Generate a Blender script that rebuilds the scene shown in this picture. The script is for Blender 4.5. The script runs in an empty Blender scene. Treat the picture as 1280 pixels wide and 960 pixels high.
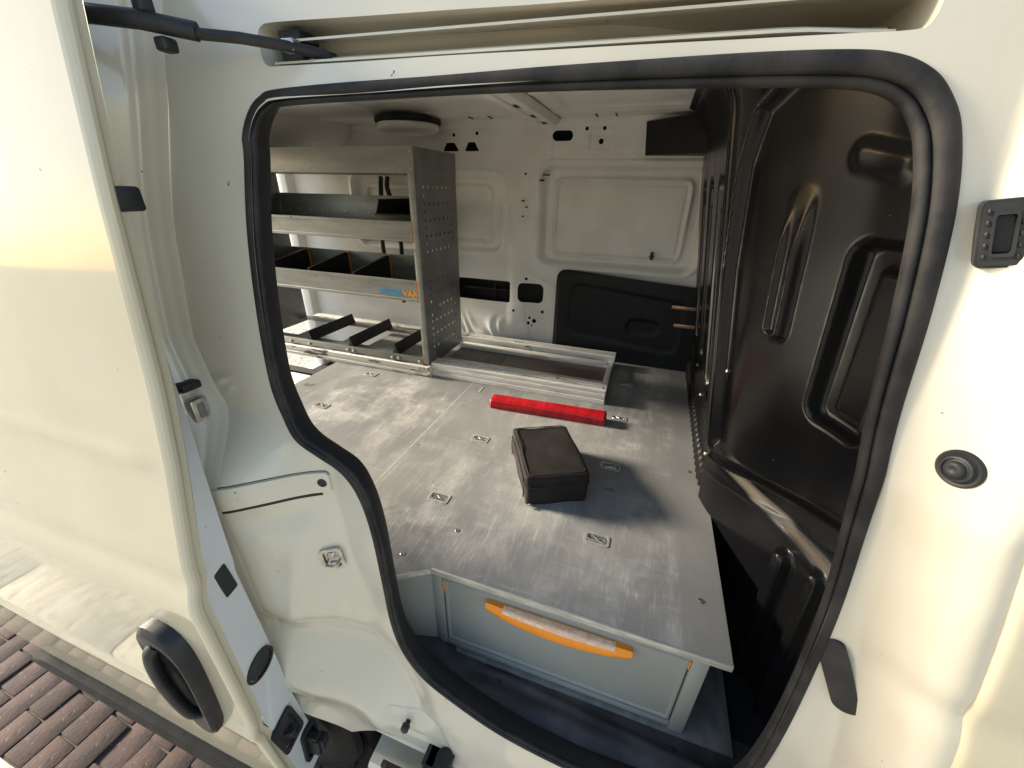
import bpy, bmesh, math, random
import numpy as np
from mathutils import Matrix, Vector
random.seed(7); np.random.seed(7)
sc = bpy.context.scene
C = sc.collection
# ------------------------------------------------------------------ camera
# world: x along the van (towards the cab), y into the van, z up, metres
cam = bpy.data.cameras.new('camera'); camo = bpy.data.objects.new('camera', cam); C.objects.link(camo)
cam.sensor_width = 36; cam.lens = 493/1280*36; cam.clip_start = .01; cam.clip_end = 500
nrm = lambda v: v/np.linalg.norm(v)
_Y = nrm(np.array([186., -240, 493])); _X = nrm(np.array([1667., 280, -493])); _X = nrm(_X-_Y*(_X@_Y)); _Z = np.cross(_X, _Y)
RW = np.array([_X, _Y, _Z])
mw = Matrix.Identity(4)
for r in range(3):
    mw[r][0] = RW[r, 0]; mw[r][1] = -RW[r, 1]; mw[r][2] = -RW[r, 2]
mw.translation = (0, -.555, 1.71); camo.matrix_world = mw
sc.camera = camo
# ------------------------------------------------------------------ light
EL, AZ = math.radians(22), math.radians(269.5)       # low sun behind the van: the door side is in shade, light comes in through the open back
w = bpy.data.worlds.new('World'); sc.world = w; w.use_nodes = True
nt = w.node_tree; bg = nt.nodes['Background']; sky = nt.nodes.new('ShaderNodeTexSky')
sky.sky_type = 'NISHITA'; sky.sun_disc = False; sky.sun_elevation = EL; sky.sun_rotation = AZ
sky.air_density = 1.0; sky.dust_density = .9; sky.ozone_density = .3
nt.links.new(sky.outputs[0], bg.inputs[0]); bg.inputs[1].default_value = .12
sl = bpy.data.lights.new('sun', 'SUN'); sl.energy = 4.6; sl.angle = math.radians(13); sl.color = (1, .90, .74)
so = bpy.data.objects.new('sun', sl); C.objects.link(so)
d = Vector((-math.sin(AZ)*math.cos(EL), -math.cos(AZ)*math.cos(EL), -math.sin(EL)))
so.rotation_euler = d.to_track_quat('-Z', 'Y').to_euler(); so.location = (-3, -3, 3)
vs = sc.view_settings
vs.view_transform = 'Standard'; vs.look = 'None'; vs.gamma = 1; vs.use_curve_mapping = False; vs.exposure = 1.52
# ------------------------------------------------------------------ materials
def mat(name, col, rough=.5, metal=0, col2=None, nscale=6., lo=.4, hi=.65, stretch=(1, 1, 1), bump=0, bscale=200., coat=0,
        rough2=None, spots=None, spec=.5, bstretch=(1, 1, 1), detail=5):
    m = bpy.data.materials.new(name); m.use_nodes = True; t = m.node_tree; n = t.nodes; L = t.links
    b = n['Principled BSDF']; b.inputs['Base Color'].default_value = (*col, 1); b.inputs['Roughness'].default_value = rough
    b.inputs['Metallic'].default_value = metal; b.inputs['Specular IOR Level'].default_value = spec
    if coat: b.inputs['Coat Weight'].default_value = coat; b.inputs['Coat Roughness'].default_value = .08
    tc = n.new('ShaderNodeTexCoord')
    out = None
    if col2:
        mp = n.new('ShaderNodeMapping'); mp.inputs['Scale'].default_value = stretch; L.new(tc.outputs['Object'], mp.inputs[0])
        nz = n.new('ShaderNodeTexNoise'); nz.inputs['Scale'].default_value = nscale; nz.inputs['Detail'].default_value = detail
        L.new(mp.outputs[0], nz.inputs[0])
        rg = n.new('ShaderNodeMapRange'); rg.inputs[1].default_value = lo; rg.inputs[2].default_value = hi; L.new(nz.outputs[0], rg.inputs[0])
        mx = n.new('ShaderNodeMix'); mx.data_type = 'RGBA'; mx.inputs[6].default_value = (*col, 1); mx.inputs[7].default_value = (*col2, 1)
        L.new(rg.outputs[0], mx.inputs[0]); out = mx.outputs[2]
        if rough2 is not None:
            r2 = n.new('ShaderNodeMapRange'); r2.inputs[3].default_value = rough; r2.inputs[4].default_value = rough2
            L.new(rg.outputs[0], r2.inputs[0]); L.new(r2.outputs[0], b.inputs['Roughness'])
    if spots:                                     # small chips and specks of dirt
        sc_, thr, scol = spots
        nz = n.new('ShaderNodeTexNoise'); nz.inputs['Scale'].default_value = sc_; nz.inputs['Detail'].default_value = 2
        L.new(tc.outputs['Object'], nz.inputs[0])
        rg = n.new('ShaderNodeMapRange'); rg.inputs[1].default_value = thr; rg.inputs[2].default_value = thr+.02; L.new(nz.outputs[0], rg.inputs[0])
        mx = n.new('ShaderNodeMix'); mx.data_type = 'RGBA'; mx.inputs[7].default_value = (*scol, 1)
        if out: L.new(out, mx.inputs[6])
        else: mx.inputs[6].default_value = (*col, 1)
        L.new(rg.outputs[0], mx.inputs[0]); out = mx.outputs[2]
    if out: L.new(out, b.inputs['Base Color'])
    if bump:
        mp = n.new('ShaderNodeMapping'); mp.inputs['Scale'].default_value = bstretch; L.new(tc.outputs['Object'], mp.inputs[0])
        nz = n.new('ShaderNodeTexNoise'); nz.inputs['Scale'].default_value = bscale; nz.inputs['Detail'].default_value = 3; L.new(mp.outputs[0], nz.inputs[0])
        bp = n.new('ShaderNodeBump'); bp.inputs['Strength'].default_value = bump; bp.inputs['Distance'].default_value = .002
        L.new(nz.outputs[0], bp.inputs['Height']); L.new(bp.outputs[0], b.inputs['Normal'])
    return m
CHIP = (.06, .05, .04)
M = dict(
 paint=mat('white body paint', (.60, .55, .44), .2, col2=(.56, .51, .40), nscale=5, coat=.5, spots=(85, .765, CHIP), bump=.03, bscale=22),
 skin=mat('white door skin paint', (.58, .515, .375), .07, col2=(.54, .475, .335), nscale=4, spec=.4, spots=(90, .775, CHIP), bump=.02, bscale=14),
 inner=mat('white primer paint inside', (.84, .83, .795), .4, col2=(.77, .76, .72), nscale=7, spots=(70, .765, (.2, .18, .15)), bump=.03, bscale=40),
 rubber=mat('black rubber', (.012, .0112, .011), .66, col2=(.036, .033, .030), nscale=22, rough2=.8, bump=.2, bscale=220, spec=.3),
 black=mat('black plastic', (.016, .016, .017), .5, col2=(.026, .026, .026), nscale=30, bump=.08, bscale=500, spec=.35),
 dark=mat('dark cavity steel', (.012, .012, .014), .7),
 gloss=mat('black bulkhead paint', (.006, .006, .007), .2, spec=.3, col2=(.008, .0077, .0075), nscale=5, rough2=.28, spots=(75, .765, (.12, .11, .1)), bump=.03, bscale=25),
 trim=mat('black wall lining', (.006, .0065, .009), .5, col2=(.011, .011, .014), spec=.3, nscale=12, bump=.1, bscale=400),
 mat=mat('black sill mat', (.028, .028, .029), .6, col2=(.09, .083, .075), nscale=9, lo=.45, hi=.75, bump=.15, bscale=160),
 grey=mat('grey green powder coat', (.235, .237, .208), .5, col2=(.265, .266, .234), nscale=4, spots=(110, .76, (.45, .44, .4)), bump=.05, bscale=700),
 board=mat('grey base board', (.15, .145, .13), .55, col2=(.22, .21, .19), nscale=14, stretch=(3, 1, 1), bump=.1, bscale=200),
 steel=mat('grey shelf steel', (.30, .305, .28), .42, .35, col2=(.24, .245, .225), nscale=6, stretch=(1, 1, 4), rough2=.5, spots=(70, .72, (.1, .09, .08))),
 side=mat('dark perforated steel', (.17, .175, .175), .36, .4, col2=(.24, .243, .235), nscale=9, rough2=.45),
 alu=mat('worn aluminium', (.86, .85, .80), .42, .2, col2=(.56, .54, .49), nscale=16, lo=.52, hi=.72, stretch=(.5, 3, 3), rough2=.55, bump=.05, bscale=300, bstretch=(.05, 1, 1)),
 alud=mat('scuffed aluminium', (.58, .57, .52), .5, .55, col2=(.09, .085, .08), nscale=22, lo=.55, hi=.66, stretch=(.45, 2, 2.6), rough2=.6),
 zinc=mat('zinc plated steel', (.55, .54, .5), .3, .9, col2=(.38, .36, .33), nscale=60),
 brass=mat('copper coloured strip', (.50, .30, .18), .38, .8, col2=(.36, .2, .12), nscale=50),
 orange=mat('orange plastic', (.83, .26, .012), .35, col2=(.76, .22, .01), nscale=12),
 clear=mat('frosted label strip', (.68, .40, .22), .3, col2=(.74, .56, .42), nscale=90, stretch=(1, 1, 2)),
 red=mat('red plastic', (.42, .008, .014), .25, col2=(.30, .005, .009), nscale=50, stretch=(1, .3, .3), bump=.35, bscale=120),
 bag=mat('black brown nylon', (.014, .0105, .010), .75, col2=(.021, .016, .015), nscale=20, bump=.4, bscale=900, spec=.3),
 strap=mat('black webbing', (.012, .011, .012), .75, bump=.3, bscale=700),
 brownb=mat('brown board', (.17, .155, .135), .4, col2=(.24, .14, .10), nscale=7, stretch=(.3, 2, 1)),
 tyre=mat('tyre rubber', (.011, .011, .011), .8, col2=(.018, .017, .016), nscale=30, bump=.3, bscale=90, spec=.25),
 strip=mat('grey black rubbing strip', (.016, .0155, .015), .75, col2=(.026, .025, .023), nscale=20, spec=.2),
 eye=mat('pale pressed steel', (.58, .57, .53), .35, .5, col2=(.45, .44, .4), nscale=60),
 well=mat('grey eye well', (.16, .155, .145), .45, .3),
 endp=mat('white door paint with shade blue', (.62, .635, .635), .3, col2=(.57, .58, .57), nscale=6, coat=.3, spots=(80, .76, CHIP)),  # door end: the cool blue of its shade is mixed into the white
 conc=mat('pale concrete', (.52, .47, .385), .85, col2=(.30, .27, .22), nscale=22, lo=.35, hi=.7, bump=.6, bscale=60, spots=(38, .60, (.20, .18, .15)), detail=8),
 soil=mat('sandy joint fill', (.07, .055, .045), .95, col2=(.11, .09, .07), nscale=20, bump=.5, bscale=120),
 blue=mat('blue print', (.05, .32, .62), .5), oprint=mat('orange print', (.85, .36, .03), .5),
 edge=mat('pale board edge strip', (.55, .53, .46), .45, .3, col2=(.38, .36, .32), nscale=20, stretch=(1, 4, 4)),
)
def brick_mat():
    m = mat('clay paver', (.09, .052, .043), .9, col2=(.044, .031, .028), nscale=14, lo=.35, hi=.7, bump=.9, bscale=70, detail=10, spots=(50, .66, (.15, .12, .1)))
    t = m.node_tree; n = t.nodes; b = n['Principled BSDF']; oi = n.new('ShaderNodeObjectInfo')
    src = b.inputs['Base Color'].links[0].from_socket
    h = n.new('ShaderNodeHueSaturation'); mr = n.new('ShaderNodeMapRange'); mr.inputs[3].default_value = .65; mr.inputs[4].default_value = 1.4
    t.links.new(oi.outputs['Random'], mr.inputs[0]); t.links.new(mr.outputs[0], h.inputs['Value']); t.links.new(src, h.inputs['Color'])
    t.links.new(h.outputs[0], b.inputs['Base Color']); return m
M['brick'] = brick_mat()
def deck_mat():
    m = bpy.data.materials.new('scuffed grey deck board'); m.use_nodes = True; t = m.node_tree; n = t.nodes; L = t.links; b = n['Principled BSDF']
    tc = n.new('ShaderNodeTexCoord')
    def noise(scale, st=(1, 1, 1), det=4, rz=0, dist=0):
        mp = n.new('ShaderNodeMapping'); mp.inputs['Scale'].default_value = st; mp.inputs['Rotation'].default_value = (0, 0, rz); L.new(tc.outputs['Object'], mp.inputs[0])
        z = n.new('ShaderNodeTexNoise'); z.inputs['Scale'].default_value = scale; z.inputs['Detail'].default_value = det; z.inputs['Distortion'].default_value = dist; z.inputs['Roughness'].default_value = .62
        L.new(mp.outputs[0], z.inputs[0]); return z.outputs[0]
    def rng(s, a, c, lo=0, hi=1):
        r = n.new('ShaderNodeMapRange'); r.inputs[1].default_value = a; r.inputs[2].default_value = c; r.inputs[3].default_value = lo; r.inputs[4].default_value = hi
        L.new(s, r.inputs[0]); return r.outputs[0]
    def mul(a, c, op='MULTIPLY'):
        x = n.new('ShaderNodeMath'); x.operation = op; x.use_clamp = True; L.new(a, x.inputs[0])
        if isinstance(c, float): x.inputs[1].default_value = c
        else: L.new(c, x.inputs[1])
        return x.outputs[0]
    def mix(f, a, c):
        x = n.new('ShaderNodeMix'); x.data_type = 'RGBA'; L.new(f, x.inputs[0])
        if isinstance(a, tuple): x.inputs[6].default_value = (*a, 1)
        else: L.new(a, x.inputs[6])
        x.inputs[7].default_value = (*c, 1); return x.outputs[2]
    patch = rng(noise(2.4, (1.2, .8, 1), 4, .7, .4), .38, .58)
    cloud = rng(noise(6, (1.5, .85, 1), 12, .1, .25), .44, .60)
    cloud2 = rng(noise(11, (.8, 1.5, 1), 12, -.3, .2), .52, .60)
    streak = rng(noise(16, (4.5, .45, 1), 10, .03, .15), .53, .61)
    fine = rng(noise(90, (3, .3, 1), 6, .1), .55, .70)
    grain = rng(noise(420, (1, .5, 1), 3), .3, .75)
    scr = rng(noise(150, (1, .035, 1), 2, .45), .665, .70)
    scr2 = rng(noise(130, (.03, 1, 1), 2, -.5), .67, .70)
    wear = mul(mul(cloud, patch), .48)
    wear = mul(wear, mul(mul(cloud2, patch), .26), 'ADD')
    wear = mul(wear, mul(mul(streak, rng(patch, 0, 1, .3, 1)), .17), 'ADD')
    wear = mul(wear, rng(fine, 0, 1, .55, 1.25))
    wear = mul(wear, mul(fine, .06), 'ADD')
    wear = mul(wear, mul(scr, .20), 'ADD')
    wear = mul(wear, mul(scr2, .16), 'ADD')
    wear = mul(wear, rng(grain, 0, 1, .75, 1.2))
    # the strip next to the bulkhead: pale scuffs cut back, so it is darker
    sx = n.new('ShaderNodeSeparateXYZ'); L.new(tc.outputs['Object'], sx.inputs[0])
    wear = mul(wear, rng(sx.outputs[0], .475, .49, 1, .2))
    c = mix(rng(noise(1.6, (1, 1, 1), 3), .35, .65), (.185, .187, .188), (.245, .242, .232))
    c = mix(wear, c, (.64, .62, .575))
    stain = rng(noise(5.5, (1, 1, 1), 5, 0, .8), .66, .7)
    c = mix(mul(stain, .6), c, (.05, .048, .045))
    L.new(c, b.inputs['Base Color']); L.new(rng(wear, 0, 1, .36, .62), b.inputs['Roughness'])
    bp = n.new('ShaderNodeBump'); bp.inputs['Strength'].default_value = .12; bp.inputs['Distance'].default_value = .001
    L.new(noise(260, (1, .3, 1), 3), bp.inputs['Height']); L.new(bp.outputs[0], b.inputs['Normal'])
    return m
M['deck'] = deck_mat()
# ------------------------------------------------------------------ helpers
OFF = {}
def empty(name, loc, label=None, cat=None, kind=None):
    o = bpy.data.objects.new(name, None); C.objects.link(o); o.location = loc; o.empty_display_size = .1
    OFF[o.name] = np.array(loc, float)
    if label: o['label'] = label
    if cat: o['category'] = cat
    if kind: o['kind'] = kind
    return o
def link(name, me, m, parent=None):
    o = bpy.data.objects.new(name, me); C.objects.link(o)
    if m is not None and len(me.materials) == 0: me.materials.append(M[m])
    if parent: o.parent = parent; OFF[o.name] = OFF[parent.name]
    else: OFF[o.name] = np.zeros(3)
    return o
def mesh(name, V, F, m, parent=None, smooth=True, angle=40):
    V = np.array(V, float)
    if parent is not None: V = V-OFF[parent.name]
    me = bpy.data.meshes.new(name); me.from_pydata(V.tolist(), [], [list(map(int, f)) for f in F]); me.validate()
    b = bmesh.new(); b.from_mesh(me); bmesh.ops.remove_doubles(b, verts=b.verts, dist=1e-6); bmesh.ops.recalc_face_normals(b, faces=b.faces); b.to_mesh(me); b.free()
    if smooth:
        me.shade_smooth()
        if angle < 180: me.set_sharp_from_angle(angle=math.radians(angle))
    return link(name, me, m, parent)
class MB:
    def __init__(s): s.V = []; s.F = []
    def add(s, V, F): k = len(s.V); s.V += [tuple(v) for v in V]; s.F += [[i+k for i in f] for f in F]; return s
    def box(s, x0, x1, y0, y1, z0, z1, bev=.0015, T=None):
        b = bmesh.new(); r = bmesh.ops.create_cube(b, size=1)
        for v in b.verts: v.co = Vector((x0+(x1-x0)*(v.co.x+.5), y0+(y1-y0)*(v.co.y+.5), z0+(z1-z0)*(v.co.z+.5)))
        if bev: bmesh.ops.bevel(b, geom=b.edges[:], offset=min(bev, .45*min(x1-x0, y1-y0, z1-z0)), segments=2, affect='EDGES', profile=.5)
        if T is not None: b.transform(T)
        b.verts.index_update(); s.add([v.co[:] for v in b.verts], [[v.index for v in f.verts] for f in b.faces]); b.free(); return s
    def tube(s, pts, r, n=10, cap=True, flat=1.):
        P = np.array(pts, float); N = len(P); rr = np.full(N, r) if np.isscalar(r) else np.array(r)
        T = np.gradient(P, axis=0); T /= np.linalg.norm(T, axis=1)[:, None]
        u = np.cross(T[0], [0, 0, 1.]);
        if np.linalg.norm(u) < .1: u = np.cross(T[0], [0, 1., 0])
        V = []
        for i in range(N):
            u = u-T[i]*(u@T[i]); u /= np.linalg.norm(u); v = np.cross(T[i], u)
            for k in range(n): a = 2*math.pi*k/n; V.append(P[i]+rr[i]*(u*math.cos(a)+flat*v*math.sin(a)))
        F = [[i*n+k, i*n+(k+1) % n, (i+1)*n+(k+1) % n, (i+1)*n+k] for i in range(N-1) for k in range(n)]
        if cap: F += [list(range(n))[::-1], [(N-1)*n+k for k in range(n)]]
        return s.add(V, F)
    def lathe(s, o, axis, prof, n=24):
        ax = nrm(np.array(axis, float)); u = np.cross(ax, [0, 0, 1.]);
        if np.linalg.norm(u) < .1: u = np.cross(ax, [0, 1., 0])
        u = nrm(u); v = np.cross(ax, u); o = np.array(o, float); V = []
        for r, h in prof:
            for k in range(n): a = 2*math.pi*k/n; V.append(o+ax*h+r*(u*math.cos(a)+v*math.sin(a)))
        N = len(prof); F = [[i*n+k, i*n+(k+1) % n, (i+1)*n+(k+1) % n, (i+1)*n+k] for i in range(N-1) for k in range(n)]
        F += [list(range(n))[::-1], [(N-1)*n+k for k in range(n)]]
        return s.add(V, F)
    def prism(s, poly, fn0, fn1):     # poly: 2-D loop, fn0/fn1 map a 2-D point to the two 3-D ends
        n = len(poly); V = [fn0(*p) for p in poly]+[fn1(*p) for p in poly]
        return s.add(V, [list(range(n))[::-1], list(range(n, 2*n))]+[[i, (i+1) % n, n+(i+1) % n, n+i] for i in range(n)])
    def build(s, name, m, parent=None, angle=40): return mesh(name, s.V, s.F, m, parent, True, angle)
def sm(a, b, x): t = np.clip((x-a)/(b-a), 0, 1); return t*t*(3-2*t)
def rrect(x0, x1, z0, z1, r, n=6):
    P = []
    for cx, cz, a0 in ((x1-r, z1-r, 0), (x0+r, z1-r, 90), (x0+r, z0+r, 180), (x1-r, z0+r, 270)):
        for k in range(n+1): a = math.radians(a0+90*k/n); P.append((cx+r*math.cos(a), cz+r*math.sin(a)))
    return np.array(P)
def circ(cx, cz, r, n=14): return np.array([(cx+r*math.cos(2*math.pi*k/n), cz+r*math.sin(2*math.pi*k/n)) for k in range(n)])
def rsdf(x, z, x0, x1, z0, z1, r):
    qx = np.abs(x-(x0+x1)/2)-(x1-x0)/2+r; qz = np.abs(z-(z0+z1)/2)-(z1-z0)/2+r
    return np.hypot(np.maximum(qx, 0), np.maximum(qz, 0))+np.minimum(np.maximum(qx, qz), 0)-r
def spline(P, n=8, closed=True):
    P = np.array(P, float); N = len(P); out = []
    for i in range(N if closed else N-1):
        g = lambda k: P[k % N] if closed else P[min(max(k, 0), N-1)]
        a, b, c, e = g(i-1), g(i), g(i+1), g(i+2)
        for t in np.linspace(0, 1, n, endpoint=False):
            out.append(.5*((2*b)+(c-a)*t+(2*a-5*b+4*c-e)*t*t+(3*b-a-3*c+e)*t**3))
    if not closed: out.append(P[-1])
    return np.array(out)
def inpoly(x, y, P):
    r = np.zeros(x.shape, bool); N = len(P)
    for i in range(N):
        x0, y0 = P[i]; x1, y1 = P[(i+1) % N]
        if y0 == y1: continue
        r ^= ((y0 > y) != (y1 > y)) & (x < (x1-x0)*(y-y0)/(y1-y0)+x0)
    return r
def snap(p, P):
    A = P; B = np.roll(P, -1, 0); D = B-A; t = np.clip(((p-A)*D).sum(1)/np.maximum((D*D).sum(1), 1e-12), 0, 1)
    Q = A+D*t[:, None]; k = np.argmin(((Q-p)**2).sum(1)); return Q[k]
def sheet(name, us, vs, fn, m, parent=None, keep=None, holes=(), angle=180, thick=0):
    U, V = np.meshgrid(us, vs, indexing='ij'); nu, nv = U.shape
    cu = (U[:-1, :-1]+U[1:, 1:])/2; cv = (V[:-1, :-1]+V[1:, 1:])/2
    ok = np.ones(cu.shape, bool)
    if keep is not None: ok &= inpoly(cu, cv, keep)
    for h in holes: ok &= ~inpoly(cu, cv, h)
    cnt = np.zeros((nu, nv), int); tot = np.zeros((nu, nv), int)
    for di in (0, 1):
        for dj in (0, 1):
            cnt[di:di+nu-1, dj:dj+nv-1] += ok; tot[di:di+nu-1, dj:dj+nv-1] += 1
    loops = list(holes)+([keep] if keep is not None else [])
    for i, j in zip(*np.where((cnt > 0) & (cnt < tot))):
        p = np.array([U[i, j], V[i, j]]); best = None
        for P in loops:
            q = snap(p, P); dd = ((q-p)**2).sum()
            if best is None or dd < best[0]: best = (dd, q)
        U[i, j], V[i, j] = best[1]
    X, Y, Z = fn(U, V)
    used = cnt > 0; idx = -np.ones((nu, nv), int); idx[used] = np.arange(used.sum())
    P = np.stack([X, Y, Z], -1)[used]
    I, J = np.where(ok)
    F = np.stack([idx[I, J], idx[I+1, J], idx[I+1, J+1], idx[I, J+1]], 1)
    if parent is not None: P = P-OFF[parent.name]
    me = bpy.data.meshes.new(name); me.from_pydata(P.tolist(), [], F.tolist()); me.validate(); me.shade_smooth()
    if angle < 180: me.set_sharp_from_angle(angle=math.radians(angle))
    o = link(name, me, m, parent)
    if thick: s = o.modifiers.new('thick', 'SOLIDIFY'); s.thickness = thick; s.offset = 0
    return o
ar = lambda a, b, st: np.linspace(a, b, max(2, int(round(abs(b-a)/st))+1))
# ------------------------------------------------------------------ ground
g = mesh('ground', [(-60, -60, -.012), (60, -60, -.012), (60, 60, -.012), (-60, 60, -.012)], [[0, 1, 2, 3]], 'conc'); g['kind'] = 'structure'
pav = empty('brick_pavement', (-1.6, 0, 0), kind='structure')
mesh('joint_sand', [(-3.4, -.65, -.008), (.9, -.65, -.008), (.9, 1.9, -.008), (-3.4, 1.9, -.008)], [[0, 1, 2, 3]], 'soil', pav)
bmesh_brick = MB().box(-.0985, .0985, -.048, .048, -.05, .0, .004); brick0 = None
BA = math.radians(88); ca, sa = math.cos(BA), math.sin(BA)
for i in range(-24, 24):
    for j in range(-40, 40):
        u = i*.202+(.101 if j % 2 else 0); v = j*.1
        x = -1.5+u*ca-v*sa; y = u*sa+v*ca
        if not (-3.2 < x < .7 and -.56 < y < .5): continue
        if x > -.9 and y > .05: continue
        if brick0 is None:
            o = bmesh_brick.build('brick', 'brick'); o.parent = pav; brick0 = o
        else: o = brick0.copy(); C.objects.link(o)
        o.location = (x+1.6, y, random.uniform(-.006, .004)); o.rotation_euler = (random.gauss(0, .006), random.gauss(0, .006), BA+random.gauss(0, .008))
kb = empty('kerb', (-1.5, -.55, 0), kind='structure')
for k in range(5): MB().box(-3.4+k*.8, -3.4+k*.8+.792, -.66, -.500, -.05, .010+.002*(k % 2), .006).build('kerb_stone', 'conc', kb)
# ------------------------------------------------------------------ the van
van = empty('van', (-.3, .7, 0), 'white panel van with its side door slid open onto the load bay', 'van')
def side(x, z):
    y = -.13+.075*np.clip((z-1.25)/.6, 0, 1.3)**2
    y = y-.03*sm(.75, .45, z)
    y = y-.09*sm(-.46, -.66, x)*sm(1.36, 1.22, z)
    xf = np.where(z < 1.45, .331+(1.45-z)*.224, .331)
    y = y-.075*sm(xf-.075, xf-.005, x)
    return y
AC = (-.86, .31)
def body(x, z):                                         # pressed shape of the door aperture
    y = side(x, z)
    r = np.hypot(x-AC[0], z-AC[1])
    m = sm(-.30, -.42, x)*sm(.40, .5, z)
    m = sm(-.27, -.40, x)*sm(.40, .5, z)
    y = y-m*.028*np.exp(-((r-.455)/.050)**2)*sm(-.40, -.48, x)+m*.021*np.exp(-((r-.580)/.042)**2)*sm(1.02, .86, z)*sm(.50, .58, z)
    y = y+.010*sm(-.5, -.55, x)*np.exp(-((z-1.16)/.028)**2)*sm(-.66, -.6, x)                # slot under the cover plate
    y = y-.012*np.exp(-(((x+.50)/.035)**2+((z-.93)/.10)**2))
    y = y-.010*np.exp(-(((x+.535-.25*(z-1.1))/.03)**2))*sm(1.2, 1.12, z)*sm(.80, .9, z)
    # B-pillar: a swelling that runs down beside the front door, a dished seat under the rubber stop
    rid = np.where(z < 1.45, .305+(1.45-z)*.16, .305)
    y = y-.010*np.exp(-((x-rid)/.022)**2)*sm(1.52, 1.40, z)+.007*np.exp(-(((x-.30)/.03)**2+((z-1.40)/.045)**2))
    y = y+.006*np.exp(-((z-(1.21+.4*(x-.33)))/.03)**2)*sm(.31, .34, x)
    # pressed plate around the lower stop peg
    y = y+.004*sm(.004, -.004, rsdf(x+.5*(z-.52), z, -.42, -.28, .485, .565, .01))
    # sheet metal is never quite flat
    y = y+.0012*np.sin(x*23+z*9)*np.sin(z*17-x*5)
    return y
seal_out = spline([(-.553, 1.739), (-.553, 1.767), (-.54, 1.795), (-.518, 1.813), (-.481, 1.82), (-.306, 1.822), (-.118, 1.824), (.031, 1.824), (.125, 1.822), (.166, 1.817),
  (.193, 1.805), (.211, 1.787), (.226, 1.759), (.24, 1.703), (.25, 1.617), (.258, 1.517), (.274, 1.384), (.294, 1.215), (.309, 1.011), (.312, .86), (.302, .74), (.27, .66), (.2, .62), (.1, .61), (-.027, .611),
  (-.156, .628), (-.275, .67), (-.345, .712), (-.385, .78), (-.402, .87), (-.405, .992), (-.408, 1.124), (-.42, 1.208), (-.444, 1.255), (-.488, 1.285), (-.536, 1.322), (-.561, 1.382), (-.566, 1.466), (-.562, 1.635)], 8)
def inset(P, a):
    T = np.roll(P, -1, 0)-np.roll(P, 1, 0); T /= np.linalg.norm(T, axis=1)[:, None]; N = np.stack([-T[:, 1], T[:, 0]], 1)
    cen = P.mean(0); sgn = np.sign(((cen-P)*N).sum()); return P+N*sgn*a
hole_door = inset(seal_out, .012)
slot = spline([(-.517, 1.88), (-.512, 1.857), (-.502, 1.845), (-.47, 1.8435), (-.3, 1.841), (-.12, 1.838), (.093, 1.8335), (.172, 1.8315), (.184, 1.837), (.187, 1.85), (.186, 1.866), (.178, 1.871), (.09, 1.872), (-.11, 1.877), (-.25, 1.8815), (-.4, 1.8875), (-.495, 1.8905), (-.512, 1.888)], 6)
zc = [.60, 1.20, 1.235, 1.262, 1.29, 1.385, 1.47, 1.63, 1.81, 2.02]; xc_ = [-.655, -.655, -.652, -.652, -.665, -.712, -.733, -.726, -.702, -.69]
xc = lambda z: np.interp(z, zc, xc_)
xf = lambda z: np.where(np.asarray(z) < 1.45, .331+(1.45-np.asarray(z))*.224, .331)
zs = np.linspace(2.0, .66, 60)
keep = [(xc(z), z) for z in zs]+[(AC[0]+.345*math.cos(a), AC[1]+.345*math.sin(a)) for a in np.radians(np.linspace(54, 21, 16))]
keep += [(-.50, .425), (.0, .425), (.56, .425)]+[(float(xf(z))+.006, z) for z in np.linspace(.43, 2.0, 60)]
keep = np.array(keep)
sheet('door_aperture', ar(-.76, .60, .006), ar(.40, 2.01, .006), lambda x, z: (x, body(x, z), z), 'paint', van, keep, [hole_door, slot])
# jamb behind the slid door
def jamb(s, z):
    x0 = xc(z); y0 = body(x0, z); yo = DOOR(z)+.05
    return x0-.05*s+.012*np.exp(-((s-.0)/.06)**2)-.006*np.exp(-((s-.22)/.06)**2), y0+(yo-y0)*s, z
DZ = np.array([.30, .36, .42, .56, .70, .77, .95, 1.08, 1.13, 1.34, 1.445, 1.69, 1.87, 2.05]); DY = np.array([-.285, -.312, -.326, -.334, -.340, -.338, -.337, -.336, -.326, -.283, -.266, -.234, -.206, -.178])
_zz = np.linspace(.2, 2.1, 600); _yy = np.interp(_zz, DZ, DY); _k = np.exp(-np.linspace(-2, 2, 19)**2); _yy = np.convolve(np.pad(_yy, 9, mode='edge'), _k/_k.sum(), 'valid')
DOOR = lambda z: np.interp(z, _zz, _yy)
sheet('rear_jamb', ar(0, 1, .03), ar(.58, 2.0, .01), jamb, 'paint', van)
# outer quarter panel behind the slid door, roof skin and outer wall of the far side
quarter_arch = np.array([(AC[0]+.345*math.cos(a), AC[1]+.345*math.sin(a)) for a in np.radians(np.linspace(0, 360, 48))])
sheet('quarter_panel', ar(-2.05, -.705, .02), ar(.32, 2.0, .02), lambda x, z: (x, DOOR(z)+.05, z), 'paint', van, None, [quarter_arch])
sheet('roof_skin', ar(-2.1, 1.0, .05), np.linspace(0, 1, 24), lambda x, t: (x, -.05+1.7*t, 2.0+.08*np.sqrt(np.clip(1-(2*t-1)**4, 0, 1))), 'paint', van)
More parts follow.
